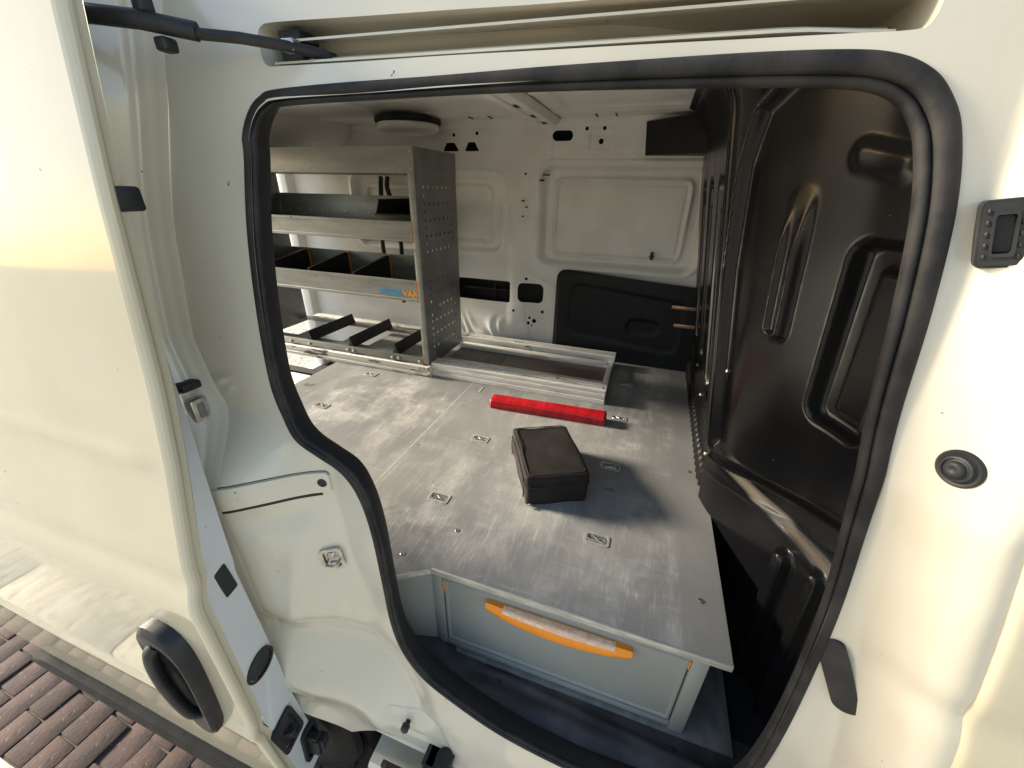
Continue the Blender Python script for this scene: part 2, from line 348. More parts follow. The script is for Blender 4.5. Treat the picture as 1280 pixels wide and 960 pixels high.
# track slot over the door: walls, back and running rail
n = len(slot); MBs = MB(); V = []
sl_in = slot
rings = [lambda p: (p[0], float(body(p[0], p[1])), p[1]), lambda p: (p[0], float(body(p[0], p[1]))+.004, p[1]), lambda p: (p[0], float(side(p[0], p[1]))+.07+.10*float(sm(-.1, .15, p[0])), p[1])]
V = [q(p) for q in rings for p in slot]; F = [[r*n+i, r*n+(i+1) % n, (r+1)*n+(i+1) % n, (r+1)*n+i] for r in range(2) for i in range(n)]+[[2*n+i for i in range(n)]]
MB().add(V, F).build('track_channel', 'paint', van, 50)
t = MB()
def zslot(x): return np.interp(x, [-.51, .19], [1.8425, 1.8325])
prof = [(.012, .006), (.012, .0085), (.030, .011), (.034, .0155), (.036, .0155), (.034, .0095), (.032, .007)]
xs = np.linspace(-.50, .172, 30)
V = []; F = []
for x in xs:
    for a, b in prof: V.append((x, -.058+a+.02*sm(.08, .18, x), zslot(x)+b))
k = len(prof); F = [[i*k+j, i*k+(j+1) % k, (i+1)*k+(j+1) % k, (i+1)*k+j] for i in range(len(xs)-1) for j in range(k)]
t.add(V, F); t.build('running_rail', 'paint', van)
V = []
for x in xs:
    for a, b in ((.020, .030), (.020, .0325), (.045, .036), (.047, .036), (.047, .034)): V.append((x, -.058+a, zslot(x)+b))
F = [[i*5+j, i*5+(j+1) % 5, (i+1)*5+(j+1) % 5, (i+1)*5+j] for i in range(len(xs)-1) for j in range(5)]
MB().add(V, F).build('upper_rail_lip', 'paint', van)
for x0, x1 in ((-.46, -.36), (-.30, -.17), (-.10, .02)):
    t = MB(); P = rrect(x0, x1, zslot(x0)+.0008, zslot(x0)+.0052, .002, 3); t.prism(P, lambda a, b: (a, -.001, b), lambda a, b: (a, .012, b))
    t.build('channel_pressing', 'paint', van)
# seal
sec = [(-.001, .002), (.000, .000), (.0012, -.0025), (.004, -.0042), (.0095, -.0048), (.0128, -.0038), (.0142, -.0018), (.0148, .003), (.0156, .001), (.0178, .000), (.0205, .001), (.022, .004), (.022, .009), (.020, .012), (.012, .012), (.010, .006)]
rl = [inset(seal_out, a) for a, b in sec]; n = len(seal_out); k = len(sec); V = []
for i in range(n):
    w_ = .82+.40*sm(-.3, .25, seal_out[i][0])*sm(1.2, 1.75, seal_out[i][1])
    for j in range(k):
        p = seal_out[i]+(rl[j][i]-seal_out[i])*w_; y = float(side(*seal_out[i]))
        V.append((p[0], y+sec[j][1]*w_, p[1]))
F = [[i*k+j, i*k+(j+1) % k, ((i+1) % n)*k+(j+1) % k, ((i+1) % n)*k+j] for i in range(n) for j in range(k)]
MB().add(V, F).build('door_seal', 'rubber', van, 55)
# inner return of the aperture
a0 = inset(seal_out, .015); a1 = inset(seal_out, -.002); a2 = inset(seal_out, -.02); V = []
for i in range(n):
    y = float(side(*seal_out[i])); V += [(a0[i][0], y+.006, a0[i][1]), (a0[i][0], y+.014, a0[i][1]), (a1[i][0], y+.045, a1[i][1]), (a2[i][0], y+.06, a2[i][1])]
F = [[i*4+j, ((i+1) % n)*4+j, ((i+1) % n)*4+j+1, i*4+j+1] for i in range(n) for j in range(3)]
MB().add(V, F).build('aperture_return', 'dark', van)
# sill: inward ledge, rocker step, floor mat
t = MB(); P = [(-.165, .428), (-.10, .424), (-.10, .372), (-.205, .362), (-.214, .352), (-.214, .285), (-.19, .27), (-.05, .27), (-.05, .43), (-.16, .434)]
t.prism(P, lambda a, b: (-.485, a, b), lambda a, b: (.75, a, b)); t.build('rocker_step', 'paint', van, 30)
def mt(x, s):
    y = .03-(.148-.040*sm(-.22, -.36, x))*s; z = .604-.01*s+.012*np.exp(-((s-.62)/.16)**2)*sm(-.33, -.24, x)-.012*sm(.8, 1., s)
    z = z+.006*np.exp(-((s-(.35+.5*(x+.1)))/.07)**2)*sm(-.28, -.2, x)
    z = z+.075*sm(-.24, -.43, x)*s+.02*sm(-.3, -.43, x)
    return x, y, z+.0015*np.sin(x*40+s*7)
sheet('sill_mat', ar(-.44, .46, .01), ar(0, 1, .03), mt, 'mat', van)
for x in (-.19, .06, .22): MB().lathe((x, -.035, .6), (0, 0, 1), [(.009, 0), (.009, .004), (.006, .0055), (.0, .0056)], 12).build('sill_fixing', 'black', van)
# load floor below everything
MB().box(-2.05, .55, -.05, 1.5, .55, .585, 0).build('load_floor', 'dark', van)
# ---- far wall
def wall(x, z):
    y = 1.48+.0*x
    for (x0, x1, z0, z1, dep) in ((-.545, .20, 1.365, 1.815, .046), (-1.62, -.735, 1.405, 1.775, .030)):
        s = rsdf(x, z, x0, x1, z0, z1, .06); y = y+dep*sm(.0, -.026, s)-.008*np.exp(-((s-.012)/.009)**2)
        s2 = rsdf(x, z, x0+.055, x1-.055, z0+.035, z1-.045, .05); y = y-.018*sm(.0, -.014, s2)+.015*sm(-.018, -.028, s2)-.004*sm(-.034, -.040, s2)
    y = y-.010*np.exp(-((x+.64)/.055)**4)*sm(1.87, 1.80, z)*sm(.95, 1.05, z)                   # post between the two panels
    y = y-.02*sm(1.845, 1.862, z)-.012*sm(1.962, 1.974, z)                                  # cant rail
    y = y+.007*sm(.004, -.006, rsdf(x, z, -.33, -.235, 1.868, 1.935, .01))+.007*sm(.004, -.006, rsdf(x, z, -.44, -.36, 1.80, 1.93, .01))*0
    y = y+.006*sm(.004, -.004, rsdf(x, z, -.648, -.604, 1.56, 1.68, .018))                  # oblong dimple
    y = y-.004*np.exp(-((rsdf(x, z, -.60, -.58, 1.73, 1.75, .01)-.01)/.006)**2)
    y = y-.004*np.exp(-((rsdf(x, z, -.84, -.82, 1.73, 1.75, .01)-.01)/.006)**2)
    b = np.exp(-(((x+.80)/.16)**2+((z-.98)/.12)**2)); y = y-.045*b+.010*b*np.sin(x*60+4*np.sin(z*19+x*7)+2*np.sin(x*33))*sm(1.1, 1.0, z)  # wheel-house edge, creased
    y = y-.006*np.exp(-((z-(1.30-.45*(x+.56)))/.012)**2)*sm(-.62, -.58, x)*sm(-.44, -.48, x)
    y = y+.006*np.exp(-((x-(-.60+.25*(1.12-z)))/.010)**2)*sm(1.14, 1.10, z)
    y = y-.006*sm(-.492, -.496, x)*sm(1.80, 1.86, z)
    return x, y+.0012*np.sin(x*19)*np.sin(z*23+x*4), z
holes = [np.array([(-1.04, 1.868), (-.955, 1.868), (-.978, 1.903), (-1.018, 1.903)]), np.array([(-.925, 1.868), (-.85, 1.868), (-.872, 1.905), (-.905, 1.905)]),
 rrect(-.495, -.405, 1.905, 1.945, .018), rrect(-1.0, -.69, 1.148, 1.262, .012), rrect(-.645, -.505, 1.16, 1.262, .028),
 circ(-.28, 1.902, .011), circ(-.60, 1.285, .008), circ(-.665, 1.11, .008), circ(-.505, 1.115, .009), circ(-.575, 1.075, .008), circ(-.548, 1.06, .012), circ(-.58, 1.045, .009), circ(-.56, 1.033, .006), circ(-.62, 1.775, .006),
 circ(-.98, 1.935, .008), circ(-.86, 1.94, .008), circ(-.27, 1.95, .008), circ(-.345, 1.95, .008)]
hole2 = [np.array(h) for h in holes]
sheet('side_wall', ar(-2.05, .32, .006), ar(.585, 1.99, .006), wall, 'inner', van, None, hole2)
mesh('wall_cavity', [(-2.05, 1.58, .585), (.4, 1.58, .585), (.4, 1.58, 2.0), (-2.05, 1.58, 2.0)], [[0, 1, 2, 3]], 'dark', van)
mesh('far_outer_skin', [(-2.1, 1.66, .3), (1.0, 1.66, .3), (1.0, 1.66, 2.02), (-2.1, 1.66, 2.02)], [[0, 1, 2, 3]], 'paint', van)
MB().box(-.98, -.72, 1.52, 1.54, 1.195, 1.21, .002).box(-.80, -.79, 1.515, 1.535, 1.13, 1.28, .002).build('cavity_brace', 'black', van)
for q in ((-.618, -.604, 1.468, 1.478, 1.628, 1.634), (-.636, -.622, 1.468, 1.478, 1.655, 1.662), (-.634, -.625, 1.468, 1.478, 1.585, 1.592), (-.535, -.505, 1.468, 1.486, 1.768, 1.774), (-.55, -.53, 1.468, 1.486, 1.745, 1.752)):
    MB().box(*q, .001).build('wall_clip', 'black', van)
MB().box(-.0, .014, 1.485, 1.503, 1.42, 1.455, .003).box(-.006, .02, 1.485, 1.497, 1.432, 1.438, .002).build('wall_stud', 'black', van)
# black lining of the lower wall
def lining(x, z):
    y = 1.452+.0*x; k = [(-.36, 1.30)]
    y = y-.010*sm(.0, -.016, rsdf(x, z, -.43, .40, .80, 1.352, .05))
    s = rsdf(x, z+.10*(x+.1), -.36, .2, 1.00, 1.275, .06); y = y+.007*sm(.0, -.012, s)
    s = rsdf(x, z, -.06, .10, 1.06, 1.14, .035); y = y+.008*sm(.0, -.010, s)
    return x, y, z
lp = np.vstack([[(-.432, .88)], spline([(-.432, 1.28), (-.43, 1.315), (-.418, 1.34), (-.395, 1.352), (-.36, 1.353)], 5, False), [(-.1, 1.338), (.30, 1.312), (.30, .88)]])
sheet('wall_lining', ar(-.45, .31, .008), ar(.87, 1.36, .008), lining, 'trim', van, lp)
for zz, x0 in ((1.222, .137), (1.135, .160)):
    MB().box(x0, x0+.13, 1.43, 1.4345, zz-.008, zz+.008, .001).lathe((x0+.02, 1.43, zz), (0, -1, 0), [(.005, 0), (.005, .003), (.0, .0035)], 8).lathe((x0+.07, 1.43, zz), (0, -1, 0), [(.006, 0), (.006, .004), (.0, .0045)], 8).build('fixing_strip', 'brass', van)
# ---- ceiling
def ceil(x, y):
    z = 1.99+.0*x-.006*np.exp(-((y-1.30)/.018)**2)-.004*np.exp(-((y-.95)/.02)**2)
    z = z+.008*sm(.0, -.02, rsdf(x, y, -.40, .25, .15, 1.25, .05))+.008*sm(.0, -.02, rsdf(x, y, -1.20, -.62, .15, 1.25, .05))
    return x, y, z
sheet('roof_lining', ar(-2.05, .45, .012), ar(-.03, 1.52, .012), ceil, 'inner', van)
t = MB(); P = [(-.585, 1.985), (-.575, 1.972), (-.56, 1.963), (-.535, 1.963), (-.53, 1.968), (-.51, 1.968), (-.505, 1.963), (-.48, 1.963), (-.468, 1.972), (-.46, 1.985)]
t.prism(P, lambda a, b: (a, .0, b), lambda a, b: (a, 1.455, b)); t.build('roof_bow', 'inner', van, 30)
for y in (1.38, 1.20, .99): MB().prism(rrect(-.53, -.505, y, y+.05, .01, 4), lambda a, b: (a, b, 1.9655), lambda a, b: (a, b, 1.9675)).build('bow_slot', 'dark', van)
for x, y in ((-.30, 1.40), (-.22, 1.40), (-.85, 1.36), (-.76, 1.37)): MB().prism(rrect(x-.002, x+.002, y-.03, y+.03, .0015, 2), lambda a, b: (a, b, 1.986), lambda a, b: (a, b, 1.99)).build('roof_slit', 'dark', van)
MB().lathe((-1.13, 1.30, 1.925), (0, 0, 1), [(.0, 0), (.08, .001), (.12, .006), (.135, .016), (.135, .035), (.12, .042)], 40).build('roof_vent', 'inner', van, 60)
MB().lathe((-1.13, 1.30, 1.962), (0, 0, 1), [(.142, 0), (.146, .004), (.146, .02), (.1, .03)], 40).build('vent_gasket', 'rubber', van, 60)
# rear frame: header, corner and posts round the open back
def header(y, s):
    a = s*math.pi*.5; yy = sm(1.05, 1.48, y)
    return -2.06+.34*np.sin(a)*(1+.5*yy), y, 1.86+.13*(1-np.cos(a))-.10*yy*(1-s)
sheet('rear_header', ar(.0, 1.47, .02), ar(0, 1, .05), header, 'inner', van)
MB().box(-2.12, -2.03, -.2, .08, .3, 2.0, .02).box(-2.12, -2.03, 1.42, 1.66, .3, 2.0, .02).box(-2.12, -2.03, -.1, 1.6, 1.90, 2.02, .02).box(-2.12, -2.03, -.1, 1.6, .3, .585, .02).build('rear_frame', 'inner', van)
# ---- bulkhead
path = np.array([(.275, 1.52), (.268, .9), (.262, .52), (.285, .44), (.34, .33), (.40, .22), (.46, .06), (.475, -.05), (.482, -.16)])
Lp = np.r_[0, np.cumsum(np.linalg.norm(np.diff(path, axis=0), axis=1))]
_s = np.linspace(0, Lp[-1], 900); _px = np.interp(_s, Lp, path[:, 0]); _py = np.interp(_s, Lp, path[:, 1]); _k = np.exp(-np.linspace(-2, 2, 45)**2); _k /= _k.sum()
_px2 = np.convolve(np.pad(_px, 22, mode='edge'), _k, 'valid'); _py2 = np.convolve(np.pad(_py, 22, mode='reflect', reflect_type='odd'), _k, 'valid')
_tx = np.gradient(_px2); _ty = np.gradient(_py2); _l = np.hypot(_tx, _ty); _nx, _ny = _ty/_l, -_tx/_l
def caps(s, z, s0, z0, s1, z1):
    ds, dz = s1-s0, z1-z0; t = np.clip(((s-s0)*ds+(z-z0)*dz)/(ds*ds+dz*dz), 0, 1); return np.hypot(s-s0-t*ds, z-z0-t*dz)
def bulk(s, z):
    x = np.interp(s, _s, _px2)-.155*(np.maximum(z, 1.04)-1.0)-.06*np.minimum(z-1.04, 0); y = np.interp(s, _s, _py2); nx = np.interp(s, _s, _nx); ny = np.interp(s, _s, _ny)
    dd = .0*s
    q = rsdf(s-.085*(z-1.45), z, 1.150, 1.208, 1.437, 1.73, .026); dd = dd+.020*sm(.006, -.012, q)*sm(1.745, 1.60, z)-.010*sm(-.012, -.024, q)*sm(1.70, 1.60, z)
    q = rsdf(s-.10*(z-1.5), z, 1.292, 1.42, 1.315, 1.655, .035); dd = dd-.026*sm(.004, -.020, q)
    q = rsdf(s-.10*(z-1.5), z, 1.335, 1.44, 1.35, 1.615, .018); dd = dd+.020*sm(.004, -.014, q)
    dd = dd+.024*sm(.028, .012, caps(s, z, 1.335, .60, 1.345, 1.01))+.02*sm(.022, .009, caps(s, z, 1.425, .60, 1.43, 1.05))
    zl = 1.055+(np.clip(s, 1.02, 2)-1.04)*.30; near = sm(1.0, 1.03, s)
    dd = dd+.024*sm(zl+.005, zl-.005, z)*near+.0025*np.exp(-((z-zl+.050)/.006)**2)*near
    dd = dd-.020*sm(1.41, 1.43, s)*sm(1.63, 1.65, z)
    dd = dd+.006*sm(.030, .006, caps(s, z, 1.30, 1.765, 1.36, 1.75))
    edge = np.minimum(caps(s, z, 1.0, .95, 1.006, 1.55), np.minimum(caps(s, z, 1.006, 1.55, 1.035, 1.76), np.minimum(caps(s, z, 1.035, 1.76, 1.085, 1.855), caps(s, z, 1.085, 1.855, 1.22, 1.92))))
    dd = dd+.014*np.exp(-(edge/.008)**2)*sm(1.03, 1.07, z)
    inner_ = sm(.0, .012, s-np.interp(z, [.9, 1.55, 1.76, 1.855, 1.92, 2.0], [1.003, 1.006, 1.035, 1.085, 1.22, 1.6])); dd = dd-.016*inner_*sm(1.06, 1.10, z)
    for s0, w_ in ((.22, .075), (.48, .075), (.76, .085)):
        q = rsdf(s, z, s0-w_, s0+w_, 1.10, 1.76, .05); dd = dd-.022*sm(.006, -.02, q)+.02*sm(.026, .01, caps(s, z, s0, 1.2, s0, 1.66))
    dd = dd+.012*np.exp(-((s-.96)/.012)**2)*sm(1.02, 1.06, z)+.010*np.exp(-((s-.91)/.010)**2)*sm(1.02, 1.06, z)
    dd = dd+.012*sm(.99, .95, z)*sm(1.0, .97, s)*(1+.45*np.sin(s*2*math.pi/.036))
    dd = dd+.05*sm(1.84, 1.99, z)**2
    X, Y = x+nx*dd, y+ny*dd
    return X, np.maximum(Y, side(X, z)+.015), z
sheet('bulkhead', ar(0, Lp[-1], .004), ar(.56, 1.995, .004), bulk, 'gloss', van)
for s0, z0 in ((.99, 1.0), (.93, .985), (.60, 1.03), (.40, 1.07), (1.02, 1.30)):
    p = np.array([float(a) for a in bulk(np.array(s0), np.array(z0))]); MB().lathe(p, (-1, -.2, .1), [(.006, -.004), (.006, .003), (.003, .005), (.0, .005)], 10).build('bulkhead_screw', 'zinc', van)
# black head trim where bulkhead, roof and far wall meet
t = MB(); P = [(-.10, 1.968), (-.088, 1.848), (.20, 1.846), (.30, 1.846), (.30, 1.985), (.18, 1.985)]
t.prism(P, lambda a, b: (a, 1.446-.25*sm(.05, .3, a), b), lambda a, b: (a, 1.47, b)); t.build('head_trim', 'trim', van, 30)
t = MB(); P = [(.05, 1.985), (.30, 1.985), (.30, 1.955), (.16, 1.95)]
t.prism(P, lambda a, b: (a, .30, b), lambda a, b: (a, 1.3, b)); t.build('head_rail', 'trim', van, 30)
MB().lathe((-.055, 1.446, 1.955), (0, -1, 0), [(.008, 0), (.008, .003), (.0, .004)], 12).build('trim_clip', 'zinc', van)
MB().box(.205, .24, 1.08, 1.10, 1.935, 1.985, .002).box(.205, .24, 1.06, 1.10, 1.932, 1.938, .001).build('roof_bracket', 'zinc', van)
# ---- front door, edge beside the B-pillar
def fdoor(u, z):
    e = xf(z); x = e+.001+u
    return x, DOOR(z)*0+body(e-.006, z)-.005+.012*np.exp(-u/.003)-.012*sm(.0, .3, u)-.006*sm(.0, .08, u)*sm(1.3, 1.1, z), z
sheet('front_door', np.r_[np.linspace(0, .012, 8), np.linspace(.02, .5, 20)], ar(.33, 1.95, .015), fdoor, 'skin', van)
# ---- fittings on the pillars
def onbody(x, z): return np.array([x, float(body(np.array(x), np.array(z))), z])
def bnorm(x, z):
    e = .01; a = onbody(x+e, z)-onbody(x-e, z); b = onbody(x, z+e)-onbody(x, z-e); nn = nrm(np.cross(a, b)); return nn if nn[1] < 0 else -nn
def frame_at(x, z, rot=0):
    nn = bnorm(x, z); up = nrm(np.array([0, 0, 1.])-nn*nn[2]); rt = np.cross(up, -nn)*1.; p = onbody(x, z)
    rt = nrm(np.cross(nn, up)); rt = rt if rt[0] > 0 else -rt
    c, s_ = math.cos(rot), math.sin(rot); r2 = rt*c+up*s_; u2 = up*c-rt*s_
    return p, r2, u2, nn
def place(P, fr): p, r, u, nn = fr; return [tuple(p+r*a+u*b+nn*c) for a, b, c in P]
def slab(t, poly, h0, h1, fr, inset_=.0015):
    P = np.array(poly); k = len(P); cen = P.mean(0); Q = P+(cen-P)/np.linalg.norm(cen-P, axis=1)[:, None]*inset_
    V = place([(a, b, h0) for a, b in P]+[(a, b, h1-inset_) for a, b in P]+[(a, b, h1) for a, b in Q], fr)
    F = [[r*k+i, r*k+(i+1) % k, (r+1)*k+(i+1) % k, (r+1)*k+i] for r in (0, 1) for i in range(k)]+[[2*k+i for i in range(k)]]
    t.add(V, F); return t
def ring(t, po, pi_, h0, h1, fr):
    k = len(po); V = place([(a, b, h0) for a, b in po]+[(a, b, h1) for a, b in po]+[(a, b, h1) for a, b in pi_]+[(a, b, h0) for a, b in pi_], fr)
    t.add(V, [[r*k+i, r*k+(i+1) % k, (r+1)*k+(i+1) % k, (r+1)*k+i] for r in range(3) for i in range(k)]); return t
fr = frame_at(.292, 1.494)
t = MB(); t.lathe(fr[0]-fr[3]*.002, fr[3], [(r*.57, h*.57+.001) for r, h in ((.030, -.006), (.030, .004), (.027, .007), (.023, .006), (.021, .008), (.020, .0125), (.017, .0135), (.0155, .0115), (.013, .0125), (.012, .018), (.009, .0205), (.005, .0205), (.003, .019), (.0, .019))], 40)
t.build('rubber_stop', 'black', van, 50)
n_k = nrm(np.array([-.3, -.95, 0])); r_k = np.array([.0245, -.0085, .0045]); u_k = np.array([-.0128, .004, .050])
fr = (np.array([.2695, -.097, 1.685])+n_k*.010, r_k/.066, u_k/.076, n_k*.6)
t = MB(); o_, i_ = rrect(-.031, .031, -.036, .036, .008), rrect(-.014, .014, -.022, .022, .004)
ring(t, o_, i_, -.02, .006, fr); ring(t, rrect(-.034, .034, -.039, .039, .009), o_, -.02, .002, fr); ring(t, rrect(-.018, .018, -.026, .026, .005), i_, .004, .009, fr)
for a in (-.0235, .0235):
    for b in (-.026, -.013, 0, .013, .026): slab(t, circ(a, b, .0035, 8), .004, .008, fr)
kp = t.build('latch_keeper', 'black', van, 40)
slab(MB(), rrect(-.0139, .0139, -.0219, .0219, .004), -.030, .0005, fr).build('keeper_recess', 'dark', kp)
fr = frame_at(.323, 1.147, .46); fr = (fr[0]+fr[3]*.004, fr[1]*1.25, fr[2]*1.3, fr[3])
slab(MB(), rrect(-.0125, .0125, -.048, .048, .011), -.001, .005, fr).build('rubber_flap', 'black', van, 40)
fr = frame_at(-.500, 1.05, .1); fr = (fr[0]+fr[3]*.001, fr[1]*1.3, fr[2]*1.3, fr[3]*1.2)
t = MB(); ring(t, rrect(-.016, .016, -.020, .020, .007), rrect(-.0115, .0115, -.0155, .0155, .005), 0, .006, fr); slab(t, rrect(-.0117, .0117, -.0157, .0157, .005), -.001, .003, fr)
st = t.build('door_striker', 'zinc', van, 40)
t = MB(); slab(t, circ(0, .008, .006, 12), .002, .007, fr); t.tube(place([(-.009, -.004, .002), (-.009, -.006, .012), (.0, -.007, .014), (.009, -.006, .012), (.009, -.004, .002)], fr), .0022, 8); slab(t, rrect(-.005, .005, -.012, -.006, .001), .002, .006, fr)
t.build('striker_loop', 'zinc', st)
# lower guide: peg, roller bracket and arm
fr = frame_at(-.383, .525); t = MB(); t.lathe(fr[0], fr[3], [(.006, -.002), (.006, .008), (.010, .010), (.010, .022), (.007, .025), (.0, .025)], 14); t.build('stop_peg', 'black', van)
t = MB(); t.box(-.318, -.292, -.215, -.15, .400, .480, .004).box(-.285, -.262, -.205, -.14, .395, .475, .004).box(-.325, -.255, -.20, -.14, .468, .480, .003).box(-.44, -.30, -.215, -.20, .375, .405, .003)
t.lathe((-.345, -.218, .43), (0, -1, 0), [(.015, 0), (.015, .008), (.007, .010), (.0, .010)], 16).lathe((-.42, -.212, .405), (0, -1, 0), [(.012, 0), (.012, .006), (.0, .008)], 16).lathe((-.275, -.175, .487), (0, 0, 1), [(.02, -.01), (.02, .004), (.012, .006), (.0, .006)], 18)
br = t.build('lower_roller_bracket', 'black', van)
MB().lathe((-.305, -.216, .43), (0, -1, 0), [(.009, 0), (.009, .003), (.0, .004)], 14).build('roller_bolt', 'zinc', br)
MB().box(-.335, .55, -.145, -.10, .432, .462, .002).build('lower_track_slot', 'dark', van)
# cover plate over the middle track end
Pc = [(-.648, 1.232), (-.60, 1.2425), (-.482, 1.257), (-.474, 1.252), (-.4725, 1.243), (-.473, 1.218), (-.48, 1.212), (-.60, 1.197), (-.648, 1.187)]
Pc = np.array(Pc); k = len(Pc)
V = []; F = []
m_ = 14
def strip(top, bot, xs, off):
    V = [];
    for x in xs:
        a, b = top(x), bot(x)
        for q, h in ((a, .0), (a-.001, off), ((a+b)/2, off+.0005), (b+.001, off), (b, .0)): p = onbody(x, q); V.append((x, p[1]-h, q))
    return V, [[i*5+j, i*5+j+1, (i+1)*5+j+1, (i+1)*5+j] for i in range(len(xs)-1) for j in range(4)]+[[0, 1, 2, 3, 4], [(len(xs)-1)*5+j for j in range(5)]]
tp = lambda x: np.interp(x, [-.655, -.60, -.480, -.474], [1.235, 1.2435, 1.2575, 1.252]); bt = lambda x: np.interp(x, [-.655, -.60, -.480, -.474], [1.188, 1.198, 1.213, 1.218])
xs = np.r_[np.linspace(-.652, -.482, 24), np.linspace(-.480, -.474, 4)]
cp = MB().add(*strip(tp, bt, xs, .0045)).build('track_cover', 'paint', van, 35)
V, F = strip(lambda x: tp(x)+.0022, lambda x: tp(x)+.0004, xs, .0008); MB().add(V, F).build('cover_gap', 'dark', cp)
V, F = strip(lambda x: bt(x)-.001, lambda x: bt(x)-.0085, np.linspace(-.648, -.495, 24), .0012); MB().add(V, F).build('cover_slot', 'dark', cp)
fr = frame_at(-.489, 1.235); t = MB(); t.lathe(fr[0], fr[3], [(.0085, .004), (.0085, .006), (.006, .0075), (.0045, .0055), (.0, .0055)], 16); t.build('cover_screw', 'black', cp)
# latch on the jamb
t = MB(); t.box(-.738, -.716, -.178, -.142, 1.322, 1.388, .004).box(-.716, -.700, -.174, -.146, 1.332, 1.374, .003)
lt = t.build('jamb_latch', 'zinc', van); MB().box(-.704, -.698, -.166, -.153, 1.338, 1.366, .002).build('latch_claw', 'brownb', lt)
MB().box(-.745, -.712, -.170, -.138, 1.386, 1.400, .003).build('latch_gasket', 'black', lt)
# upper arm of the sliding door with its roller
arm = MB().tube([(-.565, -.112, 1.868), (-.50, -.092, 1.8635), (-.455, -.062, 1.860), (-.425, -.035, 1.856)], .0085, 8, True, .7).build('upper_roller_arm', 'black', van)
MB().box(-.498, -.463, -.035, .0, 1.846, 1.886, .003).lathe((-.44, -.02, 1.85), (0, 0, 1), [(.014, 0), (.014, .012), (.006, .014), (.0, .014)], 16).build('arm_roller', 'black', arm)
MB().box(-.468, -.448, -.066, -.052, 1.855, 1.868, .002).build('arm_plate', 'zinc', arm)
# ---- rear wheel
wh = empty('rear_wheel', (0, 0, 0)); wh.parent = van; wh.location = (0, 0, 0); OFF[wh.name] = OFF[van.name]
def wl(prof, name, m): MB().lathe((AC[0], 0, AC[1]), (0, -1, 0), prof, 64).build(name, m, wh, 35)
wl([(.20, .02), (.27, .015), (.297, .025), (.308, .045), (.309, .06), (.302, .062), (.302, .068), (.309, .07), (.31, .105), (.303, .107), (.303, .113), (.31, .115), (.309, .15), (.302, .152), (.302, .158), (.308, .16), (.300, .176), (.28, .186), (.24, .19), (.205, .182), (.2, .17)], 'tyre', 'tyre')
wl([(.0, .12), (.06, .13), (.17, .15), (.19, .172), (.203, .178), (.206, .165), (.19, .10), (.0, .09)], 'rim', 'zinc')
t = MB()
for k in range(72):
    a = 2*math.pi*k/72; T = Matrix.Translation((AC[0], -.105, AC[1])) @ Matrix.Rotation(a, 4, 'Y'); t.box(-.004, .004, -.055, .055, .305, .3145, 0, T @ Matrix.Rotation(.35, 4, 'Z'))
t.build('tread', 'tyre', wh)
wa = sheet('wheel_arch', np.radians(np.linspace(-10, 190, 40)), ar(-.17, .25, .03), lambda a, y: (AC[0]+.35*np.cos(a), y, AC[1]+.35*np.sin(a)), 'dark', van)
# ------------------------------------------------------------------ sliding door (part of the van)
XE = -.60
TH = lambda z: np.interp(z, [.3, .43, .8, 1.1, 1.3, 1.48, 1.7, 2.0], [.10, .10, .095, .085, .055, .034, .03, .03])
BOT = .36
def skin(u, z):
    y = DOOR(z); y = y-.003*np.exp(-((z-1.34)/.012)**2)*sm(-.62, -.68, u)+.004*np.exp(-((z-1.135)/.02)**2)
    y = y-.005*np.exp(-((z-.70)/.02)**2)
    return u, y-.0008*np.sin(u*9)*np.sin(z*11), z
cup = None
door = sheet('sliding_door', ar(-1.95, XE-.012, .02), ar(BOT, 2.0, .012), skin, 'skin', van)
def hem(u, z):       # rolled leading edge, then the end face
    S = np.array([(-.012, 0), (-.006, .0008), (-.0015, .0035), (0, .008), (-.001, .0135), (-.004, .017), (-.0075, .0195), (-.009, .023), (-.010, .03)])
    x = np.interp(u, np.arange(9), S[:, 0]); y = np.interp(u, np.arange(9), S[:, 1]); k = np.minimum(1, TH(z)/.034)
    return XE+x, skin(XE-.012, z)[1]+y*k, z
sheet('door_hem', np.linspace(0, 8, 33), ar(BOT, 2.0, .012), hem, 'skin', door)
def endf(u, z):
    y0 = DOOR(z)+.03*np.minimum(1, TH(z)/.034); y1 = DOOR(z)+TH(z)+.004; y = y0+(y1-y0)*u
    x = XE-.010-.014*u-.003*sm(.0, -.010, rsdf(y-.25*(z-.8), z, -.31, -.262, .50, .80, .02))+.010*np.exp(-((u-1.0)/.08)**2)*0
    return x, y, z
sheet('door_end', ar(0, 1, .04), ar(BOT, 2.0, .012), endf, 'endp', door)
sheet('door_inner_panel', ar(-1.95, XE-.024, .03), ar(BOT, 2.0, .03), lambda x, z: (x, DOOR(z)+TH(z)+.004, z), 'paint', door)
def onend(y, z):
    y0 = DOOR(z)+.03*min(1, TH(z)/.034); y1 = DOOR(z)+TH(z)+.004; u = (y-y0)/(y1-y0); return np.array([float(endf(np.array(u), np.array(z))[0]), y, z])
def endframe(y, z, rot=0):
    nn = nrm(np.array([1., .15, 0])); up = np.array([0, 0, 1.]); rt = nrm(np.cross(up, nn)); c, s_ = math.cos(rot), math.sin(rot)
    return onend(y, z), rt*c+up*s_, up*c-rt*s_, nn
fr = endframe(-.269, 1.081, 0.10); slab(MB(), rrect(-.0125, .0125, -.033, .033, .003), -.004, .0022, fr, .001).build('square_plug', 'black', door)
fr = endframe(-.275, .838, .15); el_ = lambda a, b: np.array([(a*math.cos(q), b*math.sin(q)) for q in np.linspace(0, 2*math.pi, 36, endpoint=False)])
t = MB(); ring(t, el_(.034, .030), el_(.029, .025), -.006, .004, fr); slab(t, el_(.0292, .0252), -.004, .0015, fr); t.build('oval_plug', 'black', door)
